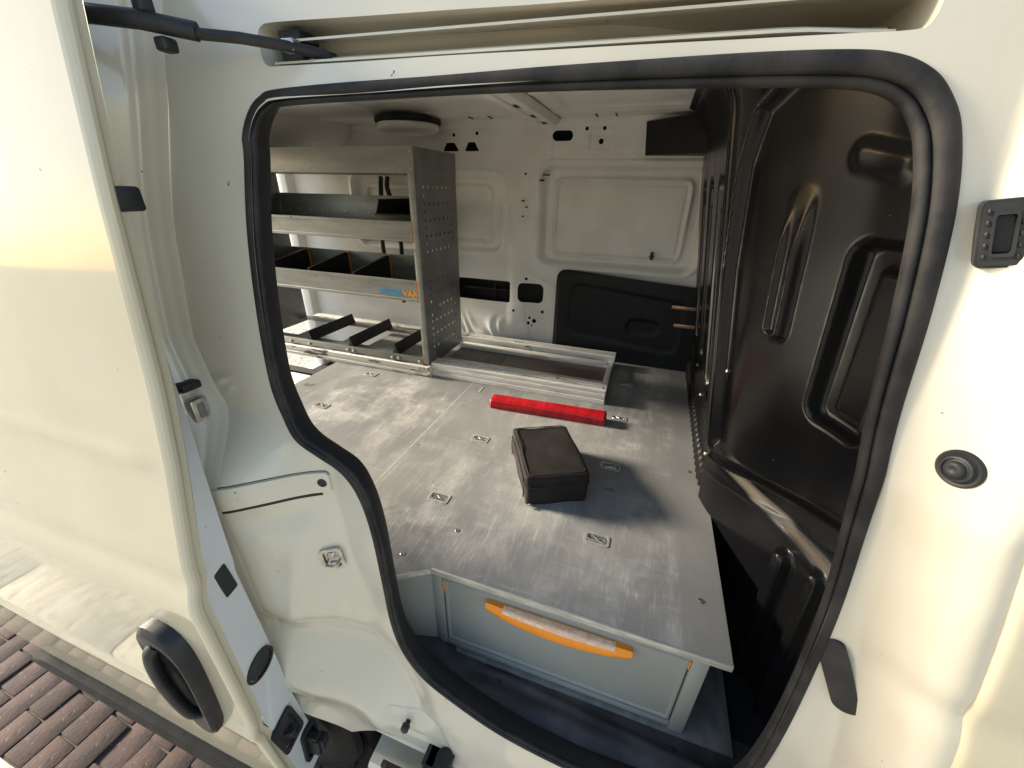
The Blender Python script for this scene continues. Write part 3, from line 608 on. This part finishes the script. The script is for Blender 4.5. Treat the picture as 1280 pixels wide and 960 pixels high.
fr = endframe(-.280, .590, .12); t = MB(); ring(t, rrect(-.031, .031, -.058, .058, .012), rrect(-.022, .022, -.045, .045, .010), -.006, .006, fr); slab(t, rrect(-.0222, .0222, -.0452, .0452, .010), -.004, .001, fr)
t.prism([(-.009, -.03), (.009, -.03), (.014, .0), (-.012, .006)], lambda a, b: tuple(place([(a, b, .001)], fr)[0]), lambda a, b: tuple(place([(a*.4, b*.8, .016)], fr)[0])); t.build('door_wedge', 'black', door)
fr = endframe(-.245, .455, -.1); t = MB(); ring(t, rrect(-.024, .024, -.055, .055, .016), rrect(-.016, .016, -.044, .044, .01), -.004, .008, fr); slab(t, rrect(-.0162, .0162, -.0442, .0442, .01), -.004, .002, fr)
V8 = lambda a0, a1, b0, b1, h0, h1: slab(t, rrect(a0, a1, b0, b1, .002, 3), h0, h1, fr)
V8(-.010, .010, -.035, .03, .001, .030); V8(-.004, .020, -.018, .012, .02, .042); V8(-.012, -.002, -.03, .02, .02, .036); V8(.006, .018, -.04, -.01, .02, .034); t.build('door_latch', 'black', door)
t = MB(); t.box(-.66, -.604, -.222, -.190, 1.676, 1.704, .004).build('door_peg', 'black', door)
# handle
hc = np.array([-.705, float(DOOR(.86))-.008, .86])
hf = (hc, nrm(np.array([1., 0, 0])), nrm(np.array([0, .0, 1.])), np.array([0, -1., 0]))
rot = -.10; c_, s_ = math.cos(rot), math.sin(rot); hf = (hc, np.array([c_, 0, s_]), np.array([-s_, 0, c_]), np.array([0, -1., 0]))
outl = spline([(-.052, .150), (-.020, .160), (.018, .150), (.040, .105), (.046, .02), (.044, -.08), (.040, -.145), (.028, -.165), (.000, -.162), (-.010, -.145), (-.02, -.10), (-.044, -.02), (-.056, .06), (-.060, .12)], 4)
inn = spline([(-.016, .082), (.006, .086), (.020, .05), (.020, -.02), (.014, -.075), (-.002, -.09), (-.014, -.05), (-.024, .02)], 7)
t = MB(); k = min(len(outl), len(inn)); outl = outl[:56]; inn = inn[:56]
def pair(a, b):       # resample inner to match outer by angle
    an = lambda P: np.unwrap(np.arctan2(P[:, 1], P[:, 0])); return a, b
N_ = 48
def resamp(P):
    L = np.r_[0, np.cumsum(np.linalg.norm(np.diff(np.vstack([P, P[:1]]), axis=0), axis=1))]; q = np.linspace(0, L[-1], N_, endpoint=False); PP = np.vstack([P, P[:1]])
    return np.stack([np.interp(q, L, PP[:, 0]), np.interp(q, L, PP[:, 1])], 1)
def sangle(P, c): a = np.arctan2(P[:, 1]-c[1], P[:, 0]-c[0]); i = np.argmin(np.abs(a-math.pi/2)); return np.roll(P, -i, 0)
po, pi_ = sangle(resamp(outl), (0, 0)), sangle(resamp(inn), (0, 0))
area = lambda P: (P[:, 0]*np.roll(P[:, 1], -1)-np.roll(P[:, 0], -1)*P[:, 1]).sum()
if area(po)*area(pi_) < 0: pi_ = np.roll(pi_[::-1], 1, 0)
pm = po*.86+pi_*.14
V = place([(a, b, -.02) for a, b in po]+[(a, b, .010) for a, b in po]+[(a, b, .018) for a, b in pm]+[(a, b, .016) for a, b in po*.45+pi_*.55]+[(a, b, .006) for a, b in pi_]+[(a, b, .0005) for a, b in pi_], hf)
F = [[r*N_+i, r*N_+(i+1) % N_, (r+1)*N_+(i+1) % N_, (r+1)*N_+i] for r in range(5) for i in range(N_)]+[[5*N_+i for i in range(N_)]]
t.add(V, F); hd = t.build('door_handle', 'black', door, 50)
slab(MB(), rrect(-.046, .030, -.115, .105, .034, 8), -.018, -.001, hf).build('handle_cup', 'dark', door)
# pull grip is joined to the handle plate so that door > handle is the last level
gp = spline([(-.026, .112, .010), (-.030, .10, .019), (-.032, .06, .023), (-.028, .0, .024), (-.016, -.06, .022), (-.004, -.095, .018), (.008, -.11, .008)], 6, False)
g_ = MB().tube(place(gp, hf), np.interp(np.arange(len(gp)), [0, 6, 18, 30, len(gp)-1], [.013, .014, .013, .012, .010]), 14, True, .75).build('pull_grip', 'black', door, 60)
# lower rubbing strip
t = MB(); xs = np.linspace(-1.62, -.66, 30); V = []
for i, x in enumerate(xs):
    h = .030*min(1, .25+i/3); zc_ = .372
    y = float(DOOR(zc_))
    for a, b in ((.010, -h), (-.026, -h*.8), (-.033, -h*.2), (-.032, h*.4), (-.026, h*.9), (.006, h)): V.append((x, y+a, zc_+b))
F = [[i*6+j, i*6+(j+1) % 6, (i+1)*6+(j+1) % 6, (i+1)*6+j] for i in range(29) for j in range(6)]+[[j for j in range(6)], [29*6+j for j in range(6)]]
t.add(V, F); t.build('rubbing_strip', 'strip', door, 50)
# guide rail on the door top
t = MB(); t.tube([(-.95, -.15, 1.898), (-.80, -.15, 1.89), (-.66, -.148, 1.882), (-.60, -.135, 1.876), (-.545, -.108, 1.868)], .0078, 10, True, 1.25).box(-.60, -.585, -.137, -.120, 1.882, 1.900, .003).box(-.592, -.575, -.13, -.112, 1.848, 1.862, .003)
t.build('door_guide_rail', 'black', door, 60)
# ------------------------------------------------------------------ raised floor with drawer
fl = empty('raised_floor_unit', (-.3, .7, .585), 'grey raised load floor of scuffed boards with a drawer under its front edge', 'raised floor')
ZD = .90
def board(name, poly, z0, z1, m, par):
    t = MB(); t.prism(poly, lambda a, b: (a, b, z0), lambda a, b: (a, b, z1)); return t.build(name, m, par, 30)
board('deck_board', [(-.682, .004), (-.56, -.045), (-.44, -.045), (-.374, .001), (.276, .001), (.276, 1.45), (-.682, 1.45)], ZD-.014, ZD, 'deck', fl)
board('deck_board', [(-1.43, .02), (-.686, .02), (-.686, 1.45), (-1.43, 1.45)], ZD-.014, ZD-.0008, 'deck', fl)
MB().box(-.6855, -.6825, .02, 1.45, ZD-.014, ZD-.0004, 0).build('joint_batten', 'edge', fl)
MB().box(-.374, .2765, -.0035, .001, ZD-.0165, ZD+.0008, .001).build('edge_strip', 'edge', fl)
t = MB(); t.prism([(-.376, -.002), (-.374, -.004), (-.442, -.049), (-.56, -.049), (-.56, -.0455), (-.441, -.0455)], lambda a, b: (a, b, ZD-.0145), lambda a, b: (a, b, ZD+.0004)); t.build('corner_strip', 'edge', fl)
MB().box(-.625, -.618, .87, .92, ZD+.0002, ZD+.0015, .0004).build('scrape_strip', 'edge', fl)
# cabinet under the deck
t = MB(); t.box(.232, .2355, .004, 1.42, .618, ZD-.0145, .001); t.box(-.374, -.370, .004, 1.42, .618, ZD-.0145, .001).box(-1.42, -.374, .03, .034, .59, ZD-.0145, .001).box(-1.42, -1.416, .03, 1.42, .59, ZD-.0145, .001).box(-.374, .2355, .5, .504, .62, ZD-.0145, 0)
t.build('cabinet_carcass', 'grey', fl)
t = MB(); t.prism([(-.3735, .0035), (-.442, -.0435), (-.56, -.0435), (-.56, -.040), (-.443, -.040), (-.3755, .0055)], lambda a, b: (a, b, .60), lambda a, b: (a, b, ZD-.0145)); t.build('corner_panel', 'grey', fl)
MB().box(-.3735, -.348, -.001, .02, .622, ZD-.018, .0015).build('cabinet_stile', 'grey', fl)
MB().box(.2085, .2395, -.001, .02, .612, ZD-.018, .0015).build('cabinet_stile', 'grey', fl)
MB().box(-.3475, .208, .001, .018, ZD-.030, ZD-.0185, .001).build('cabinet_top_rail', 'grey', fl)
MB().box(-.3475, .208, -.001, .02, .622, .640, .003).build('cabinet_bottom_rail', 'grey', fl)
t = MB(); dr = MB(); Po = rrect(-.345, .2055, .6425, .868, .003, 3); Pi = rrect(-.343, .2035, .6445, .866, .003, 3); k = len(Po)
lay = [(Po, .016), (Po, .004), (Pi, .002), (rrect(-.339, .1995, .648, .8625, .003, 3), .002), (rrect(-.336, .1965, .651, .8595, .003, 3), .0055)]
V = [(a, y, b) for P, y in lay for a, b in P]; F = [[r*k+i, r*k+(i+1) % k, (r+1)*k+(i+1) % k, (r+1)*k+i] for r in range(len(lay)-1) for i in range(k)]+[[(len(lay)-1)*k+i for i in range(k)]]
drawer = dr.add(V, F).build('drawer', 'grey', fl, 25)
MB().box(-.3465, -.3435, -.0005, .01, .828, .868, .001).build('slide_tab', 'orange', drawer); MB().box(.2045, .2075, -.0005, .01, .845, .869, .001).build('slide_tab', 'orange', drawer)
# bowed orange pull
xs = np.linspace(-.234, .098, 40); V = []
for i, x in enumerate(xs):
    s = (x+.068)/.166; e = max(.0, 1-abs(s)**14); bow = (1-s*s); endw = float(sm(.80, .68, abs(s)))
    top = .850-.0*bow; bot = .822-.014*bow; top -= .003*(1-e); bot += .005*(1-e)
    yf = -.007-.009*bow
    V += [(x, .006, top), (x, yf*.7, top), (x, yf, top-.006), (x, yf-.003, (top+bot)/2), (x, yf-.001, bot+.003), (x, yf*.7, bot), (x, .006, bot)]
k = 7; F = [[i*k+j, i*k+(j+1) % k, (i+1)*k+(j+1) % k, (i+1)*k+j] for i in range(39) for j in range(k)]+[list(range(k)), [39*k+j for j in range(k)]]
MB().add(V, F).build('drawer_handle', 'orange', drawer, 45)
xs = np.linspace(-.190, .062, 30); V = []
for x in xs:
    s = (x+.068)/.166; bow = 1-s*s; yf = -.007-.009*bow; V += [(x, .002, .8512), (x, yf*.72, .8512), (x, yf-.0010, .8470), (x, yf-.0032, .8425), (x, yf+.003, .8418)]
k = 5; F = [[i*k+j, i*k+(j+1) % k, (i+1)*k+(j+1) % k, (i+1)*k+j] for i in range(29) for j in range(k)]+[list(range(k)), [29*k+j for j in range(k)]]
MB().add(V, F).build('label_strip', 'clear', drawer, 45)
MB().box(-.56, .345, -.006, 1.4, .603, .612, .001).build('base_board', 'board', fl)
# recessed lashing eyes
def eye(x, y):
    t = MB(); po, pi_ = rrect(x-.032, x+.032, y-.019, y+.019, .007, 4), rrect(x-.0255, x+.0255, y-.0125, y+.0125, .005, 4); k = len(po)
    V = [(a, b, z) for P, z in ((po, ZD-.001), (po, ZD+.0018), (pi_, ZD+.0018), (pi_, ZD+.0002)) for a, b in P]
    t.add(V, [[r*k+i, r*k+(i+1) % k, (r+1)*k+(i+1) % k, (r+1)*k+i] for r in range(3) for i in range(k)])
    e = t.build('lashing_eye', 'eye', fl, 30)
    t = MB(); t.prism(pi_, lambda a, b: (a, b, ZD-.001), lambda a, b: (a, b, ZD+.0006)); t.build('eye_well', 'well', e)
    P = [(x-.022, y+.004), (x-.012, y+.009), (x-.004, y+.004), (x+.004, y-.001), (x+.013, y+.004), (x+.022, y+.001), (x+.018, y-.008), (x+.006, y-.006), (x-.008, y-.006), (x-.020, y-.006)]
    Q = spline(P, 4); t = MB().tube([(a, b, ZD+.0008) for a, b in np.vstack([Q, Q[:1]])], .0016, 6, False); t.build('eye_loop', 'zinc', e)
for x, y in ((-.47, .218), (-.014, .219), (-.475, .536), (-.013, .538), (-1.176, .534), (-1.178, .857), (-.476, .862), (-.016, .860), (-.012, 1.19)): eye(x, y)
for x, y in ((.228, .124), (-.46, .012), (-.366, .124), (.23, .60), (-.90, .15)):
    MB().lathe((x, y, ZD-.0002), (0, 0, 1), [(.0065, 0), (.0065, .0012), (.005, .002), (.002, .0012), (.0, .0012)], 14).build('deck_screw', 'zinc', fl)
# ------------------------------------------------------------------ slide rails
rt = empty('slide_rail_frame', (-.5, 1.18, ZD), 'worn aluminium slide rails fixed on the deck, running out from under the shelving', 'rail frame')
def extr(P, x0, x1, name, m, par): t = MB(); t.prism(P, lambda a, b: (x0, a, b), lambda a, b: (x1, a, b)); return t.build(name, m, par, 20)
def railP(y, w=1): return [(y, ZD+.0005), (y, ZD+.018), (y+.004*w, ZD+.021), (y+.004*w, ZD+.030), (y, ZD+.033), (y, ZD+.044), (y+.004*w, ZD+.047), (y+.004*w, ZD+.054), (y, ZD+.057), (y, ZD+.064), (y+.003*w, ZD+.067), (y+.014*w, ZD+.067), (y+.014*w, ZD+.050), (y+.026*w, ZD+.050), (y+.026*w, ZD+.067), (y+.038*w, ZD+.067), (y+.038*w, ZD+.050), (y+.050*w, ZD+.050), (y+.050*w, ZD+.067), (y+.064*w, ZD+.067), (y+.066*w, ZD+.062), (y+.066*w, ZD+.0005)]
extr(railP(.952), -.90, -.086, 'rail', 'alu', rt); extr(railP(1.412, -1), -1.0, -.086, 'rail', 'alu', rt)
MB().box(-.112, -.088, 1.019, 1.345, ZD+.0005, ZD+.042, .002).build('end_bar', 'alu', rt)
MB().box(-.90, -.62, 1.019, 1.345, ZD+.0005, ZD+.028, .001).build('rail_bed', 'board', rt)
for y0_, y1_ in ((1.045, 1.085), (1.27, 1.325)): MB().box(-.90, -.113, y0_, y1_, ZD+.0285, ZD+.046, .003).build('inner_rail', 'alu', rt)
MB().box(-.618, -.113, 1.019, 1.345, ZD+.0005, ZD+.028, .001).build('rail_bed', 'brownb', rt)
t = MB(); t.box(-.555, -.525, 1.335, 1.339, ZD+.006, ZD+.065, .001).box(-.555, -.525, 1.30, 1.337, ZD+.006, ZD+.010, .001).lathe((-.54, 1.335, ZD+.05), (0, -1, 0), [(.009, 0), (.009, .005), (.0, .007)], 12); t.build('stop_bracket', 'zinc', rt)
for x, y in ((-.30, 1.0), (-.30, 1.37), (-.62, 1.37), (-.10, .974)): MB().lathe((x, y-.004, ZD+.066), (0, 0, 1), [(.006, -.004), (.006, .003), (.0, .004)], 10).build('rail_bolt', 'zinc', rt)
# ------------------------------------------------------------------ shelving
sh = empty('shelving_unit', (-1.42, 1.12, ZD), 'grey steel van shelving with open shelves and a perforated end panel, on aluminium rails', 'shelving')
XR, XL, YF, YB = -.905, -1.96, .945, 1.298
def pnl(x, z):       # side panel with punched holes, as a grid of cells
    pass
z0, z1 = .950, 1.755; ny, nz = 9, 26; cy = (YB-YF)/ny; cz = (z1-z0)/nz; V = []; F = []
rows = set(); 
for j in range(nz):
    zc_ = z0+(j+.5)*cz
    for i in range(ny):
        yc = YF+(i+.5)*cy
        hole = 1 <= i <= 7 and j not in (0, nz-1) and (not (13 <= j <= 15)) and (j % 2 == 0 or i in (1, 7)) and not (j in (8,) and i < 3)
        Q = [(yc-cy/2, zc_-cz/2), (yc+cy/2, zc_-cz/2), (yc+cy/2, zc_+cz/2), (yc-cy/2, zc_+cz/2)]; k = len(V)
        if not hole: V += [(XR, a, b) for a, b in Q]; F.append([k, k+1, k+2, k+3]); continue
        r = .0062; H = [(yc+r*math.cos(a), zc_+r*1.15*math.sin(a)) for a in np.radians([225, 270, 315, 0, 45, 90, 135, 180])]
        V += [(XR, a, b) for a, b in Q+H]
        for q in range(4): a = k+4+q*2; F += [[k+q, k+(q+1) % 4, k+4+(q*2+2) % 8, k+4+q*2+1], [k+q, k+4+q*2+1, a]]
o = mesh('end_panel', V, F, 'side', sh, False); s = o.modifiers.new('thick', 'SOLIDIFY'); s.thickness = .002; s.offset = 0
# end panel at the far end of the unit, plain
MB().box(XL-.002, XL, YF, YB, .95, 1.846, .0008).build('end_panel', 'side', sh)
t = MB(); t.box(XR-.001, XR+.0025, YF-.002, YB+.002, 1.755, 1.846, .001).box(XR-.03, XR, YB-.002, YB, .95, 1.755, .0005); t.build('panel_cap', 'side', sh)
MB().box(XR-.030, XR-.001, YF-.003, YF, .948, 1.755, .0008).build('front_flange', 'steel', sh)
def lip(z0, z1, name='shelf_lip'):
    t = MB(); x1 = XR-.031
    P = [(YF+.004, z0), (YF-.004, z0+.002), (YF-.004, z0+.012), (YF-.002, z0+.014), (YF-.002, z1-.012), (YF-.005, z1-.010), (YF-.005, z1-.002), (YF+.004, z1), (YF+.006, z1-.003), (YF+.001, z1-.006), (YF+.001, z0+.004), (YF+.006, z0+.003)]
    t.prism(P, lambda a, b: (XL+.001, a, b), lambda a, b: (x1, a, b)); return t.build(name, 'steel', sh, 25)
t = MB(); t.box(XL, XR+.002, YF-.005, YF-.003, 1.755, 1.847, .0006); t.build('shelf_lip', 'steel', sh)
MB().box(XL, XR-.002, YF, YB, 1.757, 1.759, 0).build('shelf_board', 'steel', sh)
lip(1.503, 1.584); lip(1.252, 1.346)
for z, zb in ((1.506, 1.668), (1.256, 1.392)):
    MB().box(XL+.001, XR-.003, YF+.007, YB-.012, z, z+.0015, 0).build('shelf_board', 'steel', sh)
    MB().box(XL+.001, XR-.003, YB-.012, YB-.010, z, zb, .0005).build('shelf_back', 'steel', sh)
for k in range(14): MB().prism(circ(-1.90+k*.072, 1.590, .0055, 8), lambda a, b: (a, YB-.0124, b), lambda a, b: (a, YB-.0122, b)).build('back_hole', 'paint', sh)
# dividers on the third shelf
for x in (-1.83, -1.56, -1.30):
    t = MB(); t.prism([(YF+.02, 1.262), (YB-.015, 1.262), (YB-.015, 1.385), (YB-.04, 1.385), (YF+.075, 1.350), (YF+.04, 1.345), (YF+.022, 1.29)], lambda a, b: (x, a, b), lambda a, b: (x+.0035, a, b)); dv = t.build('divider', 'black', sh, 30)
    MB().box(x-.003, x+.007, YB-.022, YB-.012, 1.262, 1.388, .001).build('divider_clip', 'orange', dv)
    t = MB(); t.tube([(x+.0018, YF+.022, 1.272), (x+.0018, YF+.024, 1.30), (x+.0018, YF+.045, 1.347), (x+.0018, YF+.08, 1.353), (x+.0018, YB-.04, 1.388)], .0028, 6); t.build('divider_rim', 'steel', dv)
for z0_, z1_ in ((1.503, 1.584), (1.252, 1.346), (.955, .995)):
    MB().box(XR-.0335, XR-.0305, YF-.0055, YF+.01, z0_, z1_, .0008).build('lip_cap', 'orange', sh)
# bottom tray with angle runners
MB().box(XL, XR-.031, YF-.004, YF+.0, .958, .990, .001).build('tray_lip', 'steel', sh)
t = MB(); t.box(XL, XR-.003, YF, YF+.06, .978, .980, 0).box(XL, XR-.003, YB-.06, YB, .978, .980, 0).box(-1.74, -1.63, YF+.06, YB-.06, .978, .980, 0).box(-1.45, -1.40, YF+.06, YB-.06, .978, .980, 0).box(-1.17, -1.10, YF+.06, YB-.06, .978, .980, 0); t.build('bottom_tray', 'steel', sh)
for x in (-1.60, -1.345, -1.085):
    t = MB(); xr = x-.0
    t.prism([(xr-.022, .9805), (xr+.010, .9805), (xr+.010, .990), (xr+.002, 1.012), (xr-.004, 1.034), (xr-.008, 1.034), (xr-.006, 1.010), (xr-.022, .986)], lambda a, b: (a, YF+.004, b), lambda a, b: (a, YB-.01, b)); t.build('runner', 'black', sh, 25)
for x in (-1.72, -1.60, -1.36, -1.325, -1.10, -1.065, -.95): MB().lathe((x, YF-.004, .968), (0, -1, 0), [(.009, 0), (.009, .006), (.005, .009), (.0, .009)], 12).build('tray_foot', 'steel', sh)
# carriage rail under the unit
extr([(y, z) for y, z in ((.925, .902), (.925, .916), (.929, .919), (.929, .927), (.925, .930), (.925, .950), (.929, .954), (.965, .954), (.967, .950), (.967, .936), (.951, .934), (.9505, .902))], XL-.02, XR+.008, 'carriage_rail', 'alud', sh)
MB().box(XL, XR+.004, 1.35, 1.40, ZD+.056, ZD+.07, .002).build('carriage_rail', 'alud', sh)
MB().box(XR-.002, XR+.010, .925, .967, .9015, .955, .001).build('rail_end_plate', 'alu', sh)
MB().lathe((XR-.045, .925, .938), (0, -1, 0), [(.007, 0), (.007, .004), (.0, .005)], 10).box(XR-.03, XR-.018, .921, .925, .934, .944, .001).build('rail_catch', 'zinc', sh)
for z in (1.77, 1.83): MB().lathe((XR-.012, YF-.0045, z), (0, -1, 0), [(.005, 0), (.004, .002), (.0, .0025)], 10).build('cap_rivet', 'zinc', sh)
# printed name on the third lip
def text(body_, x, z, h, m, nm):
    cu = bpy.data.curves.new('t', 'FONT'); cu.body = body_; cu.size = h; cu.extrude = .0002; cu.offset = .0012
    ob = bpy.data.objects.new('t', cu); C.objects.link(ob); dg = bpy.context.evaluated_depsgraph_get(); me = bpy.data.meshes.new_from_object(ob.evaluated_get(dg)); bpy.data.objects.remove(ob)
    wd = max(v.co.x for v in me.vertices)
    off = OFF[sh.name]
    for v in me.vertices: a, b, c = v.co; v.co = (x+a-off[0], YF-.0025-c-off[1], z+b-off[2])
    me.materials.clear(); me.materials.append(M[m]); o = link(nm, me, None, sh); return wd
wd = text('STORE', -1.135, 1.273, .040, 'blue', 'printed_lettering'); text('VAN', -1.135+wd+.006, 1.273, .040, 'oprint', 'printed_lettering')
# slide beam at the deck's rear edge
sb = empty('floor_profile', (-1.6, .9, .86), 'grey aluminium floor profile below the shelving rail, past the deck end', 'floor profile')
extr([(.62, .80), (.62, .86), (.66, .865), (.66, .845), (.74, .845), (.74, .865), (.80, .865), (.80, .80)], -2.0, -1.45, 'profile', 'alu', sb)
extr([(.86, .585), (.86, .84), (.90, .845), (.90, .585)], -2.0, -1.45, 'profile_web', 'dark', sb)
for k, x in enumerate((-1.9, -1.52)): MB().box(x, x+.05, .60, .92, .585, .80, .002).build('profile_foot', 'dark', sb)
# black bin on the second shelf
t = MB(); bn = empty('parts_bin', (-1.03, 1.1, 1.508), 'small black plastic parts bin on the second shelf beside the perforated end panel', 'bin')
P = [(1.02, 1.509), (1.27, 1.509), (1.275, 1.655), (1.06, 1.655), (1.03, 1.60)]
x0, x1 = -1.165, -.945
t.prism(P, lambda a, b: (x0+.06*(1.66-b)*0, a, b), lambda a, b: (x0+.003, a, b)); t.prism(P, lambda a, b: (x1-.003, a, b), lambda a, b: (x1, a, b))
t.box(x0, x1, 1.02, 1.27, 1.509, 1.513, .001).box(x0, x1, 1.268, 1.272, 1.509, 1.655, .001).box(x0, x1, 1.022, 1.026, 1.512, 1.60, .001); t.build('bin_body', 'black', bn, 30)
MB().tube([(x0, 1.06, 1.655), (x0, 1.27, 1.655)], .004, 8).tube([(x1, 1.06, 1.655), (x1, 1.27, 1.655)], .004, 8).tube([(x0, 1.024, 1.60), (x1, 1.024, 1.60)], .004, 8).tube([(x0, 1.27, 1.655), (x1, 1.27, 1.655)], .004, 8).build('bin_rim', 'black', bn)
# strap hanging behind the shelving
t = MB(); cb = spline([(-1.42, 1.46, 1.75), (-1.40, 1.42, 1.70), (-1.41, 1.42, 1.60), (-1.43, 1.42, 1.40), (-1.40, 1.42, 1.2)], 6, False); t.tube(cb, .012, 8)
cb = spline([(-1.38, 1.46, 1.75), (-1.36, 1.42, 1.70), (-1.33, 1.42, 1.60), (-1.31, 1.42, 1.45), (-1.33, 1.42, 1.1)], 6, False); t.tube(cb, .012, 8)
o = t.build('cable', 'black'); o['label'] = 'black cable looping down the wall behind the shelving'; o['category'] = 'cable'
# ------------------------------------------------------------------ red bar
rb = empty('red_bar', (-.295, .795, ZD), 'long red plastic bar lying on the deck in front of the aluminium rails', 'bar')
T = Matrix.Translation((-.295, .797, ZD)) @ Matrix.Rotation(.045, 4, 'Z')
b = MB(); xs = np.linspace(-.235, .235, 120); V = []
for i, x in enumerate(xs):
    wv = random.gauss(0, .00018)+.0004*math.sin(x*31); e = 1-.25*max(0, (abs(x)-.230)/.005)
    for a, c in ((-.029, .0005), (-.030, .018), (-.0285, .0315), (-.024, .036), (-.008, .0395), (.012, .0395), (.026, .038), (.030, .026), (.030, .0005)):
        p = T @ Vector((x, a*e, c*e+(wv if c > .012 else 0))); V.append(p[:])
k = 9; F = [[i*k+j, i*k+(j+1) % k, (i+1)*k+(j+1) % k, (i+1)*k+j] for i in range(119) for j in range(k)]+[list(range(k)), [119*k+j for j in range(k)]]
b.add(V, F).build('bar_body', 'red', rb, 50)
MB().box(-.236, .236, -.0316, -.0295, .017, .0205, .0005, T).build('bar_rib', 'red', rb)
# ------------------------------------------------------------------ bag
bg_ = empty('tool_bag', (-.205, .425, ZD), 'black zipped fabric case lying on the deck in front of the red bar', 'bag')
T = Matrix.Translation((-.202, .428, ZD)) @ Matrix.Rotation(math.radians(27), 4, 'Z')
def bagpt(a, b_, c):       # a,b in -1..1 plan, c 0..1 height
    p = T @ Vector((a, b_, c)); return np.array(p[:])
HX, HY, H = .092, .132, .100
bm = bmesh.new(); bmesh.ops.create_cube(bm, size=2); bmesh.ops.subdivide_edges(bm, edges=bm.edges[:], cuts=25, use_grid_fill=True)
for v in bm.verts:
    x, y, z = v.co; r = .10
    q = Vector((max(-1+r, min(1-r, x)), max(-1+.07, min(1-.07, y)), max(-1+r, min(1-r, z)))); dlt = Vector((x, y, z))-q
    if dlt.length > 0:
        n_ = dlt.normalized(); p = q+Vector((n_.x*r, n_.y*.07, n_.z*r)) if (abs(x) > 1-r)+(abs(y) > .93)+(abs(z) > 1-r) > 1 else Vector((x, y, z))
    else: p = Vector((x, y, z))
    X, Y_, Zz = p.x*HX, p.y*HY, (p.z+1)/2*H
    top = max(0, p.z)
    Zz += top*(.003*math.sin(p.x*2.5+.7)*math.cos(p.y*2)-.006*(1-abs(p.x))*(1-abs(p.y))+.0012*math.sin(p.y*6+p.x*4))-.006*max(0, p.y)*top
    X += .0014*math.sin(p.y*5+p.z*2)*abs(p.x); Y_ += .0012*math.sin(p.x*6)*abs(p.y); X *= 1-.03*(1-top)+.012*(1-p.z*p.z)*(1-p.y*p.y); Y_ *= 1+.008*(1-p.z*p.z)*(1-p.x*p.x)
    w_ = T @ Vector((X, Y_, max(.0005, Zz))); v.co = w_-Vector(OFF[bg_.name])
me = bpy.data.meshes.new('bag_body'); bm.to_mesh(me); bm.free(); me.shade_smooth(); bb = link('bag_body', me, 'bag', bg_)
def loop_at(z, grow, n=80):
    P = rrect(-HX-grow, HX+grow, -HY-grow, HY+grow, .014, 8); return [bagpt(a, b_, z+.001*math.sin(a*60+b_*40)) for a, b_ in np.vstack([P, P[:1]])]
MB().tube(loop_at(.066, .0016), .0020, 6, False).build('seam_piping', 'strap', bg_)
MB().tube([bagpt(a, b_, .0995-.004*(1-abs(a)/HX)*(1-abs(b_)/HY)) for a, b_ in np.vstack([rrect(-HX+.010, HX-.010, -HY+.010, HY-.010, .012, 6)]*1)], .0013, 6, False).build('top_stitching', 'strap', bg_)
t = MB(); pk = spline([(-HX-.0015, -.105, .012), (-HX-.003, -.11, .045), (-HX-.003, -.09, .078), (-HX-.003, .0, .083), (-HX-.003, .09, .078), (-HX-.003, .11, .045), (-HX-.0015, .105, .012)], 6, False)
t.tube([bagpt(*p) for p in pk], .0018, 6); t.build('zip', 'black', bg_)
t = MB(); t.tube([bagpt(-HX+.006, -HY-.004, .008), bagpt(-HX+.012, -HY-.007, .012), bagpt(-HX+.02, -HY-.005, .008)], .003, 6); t.build('zip_pull', 'zinc', bg_)
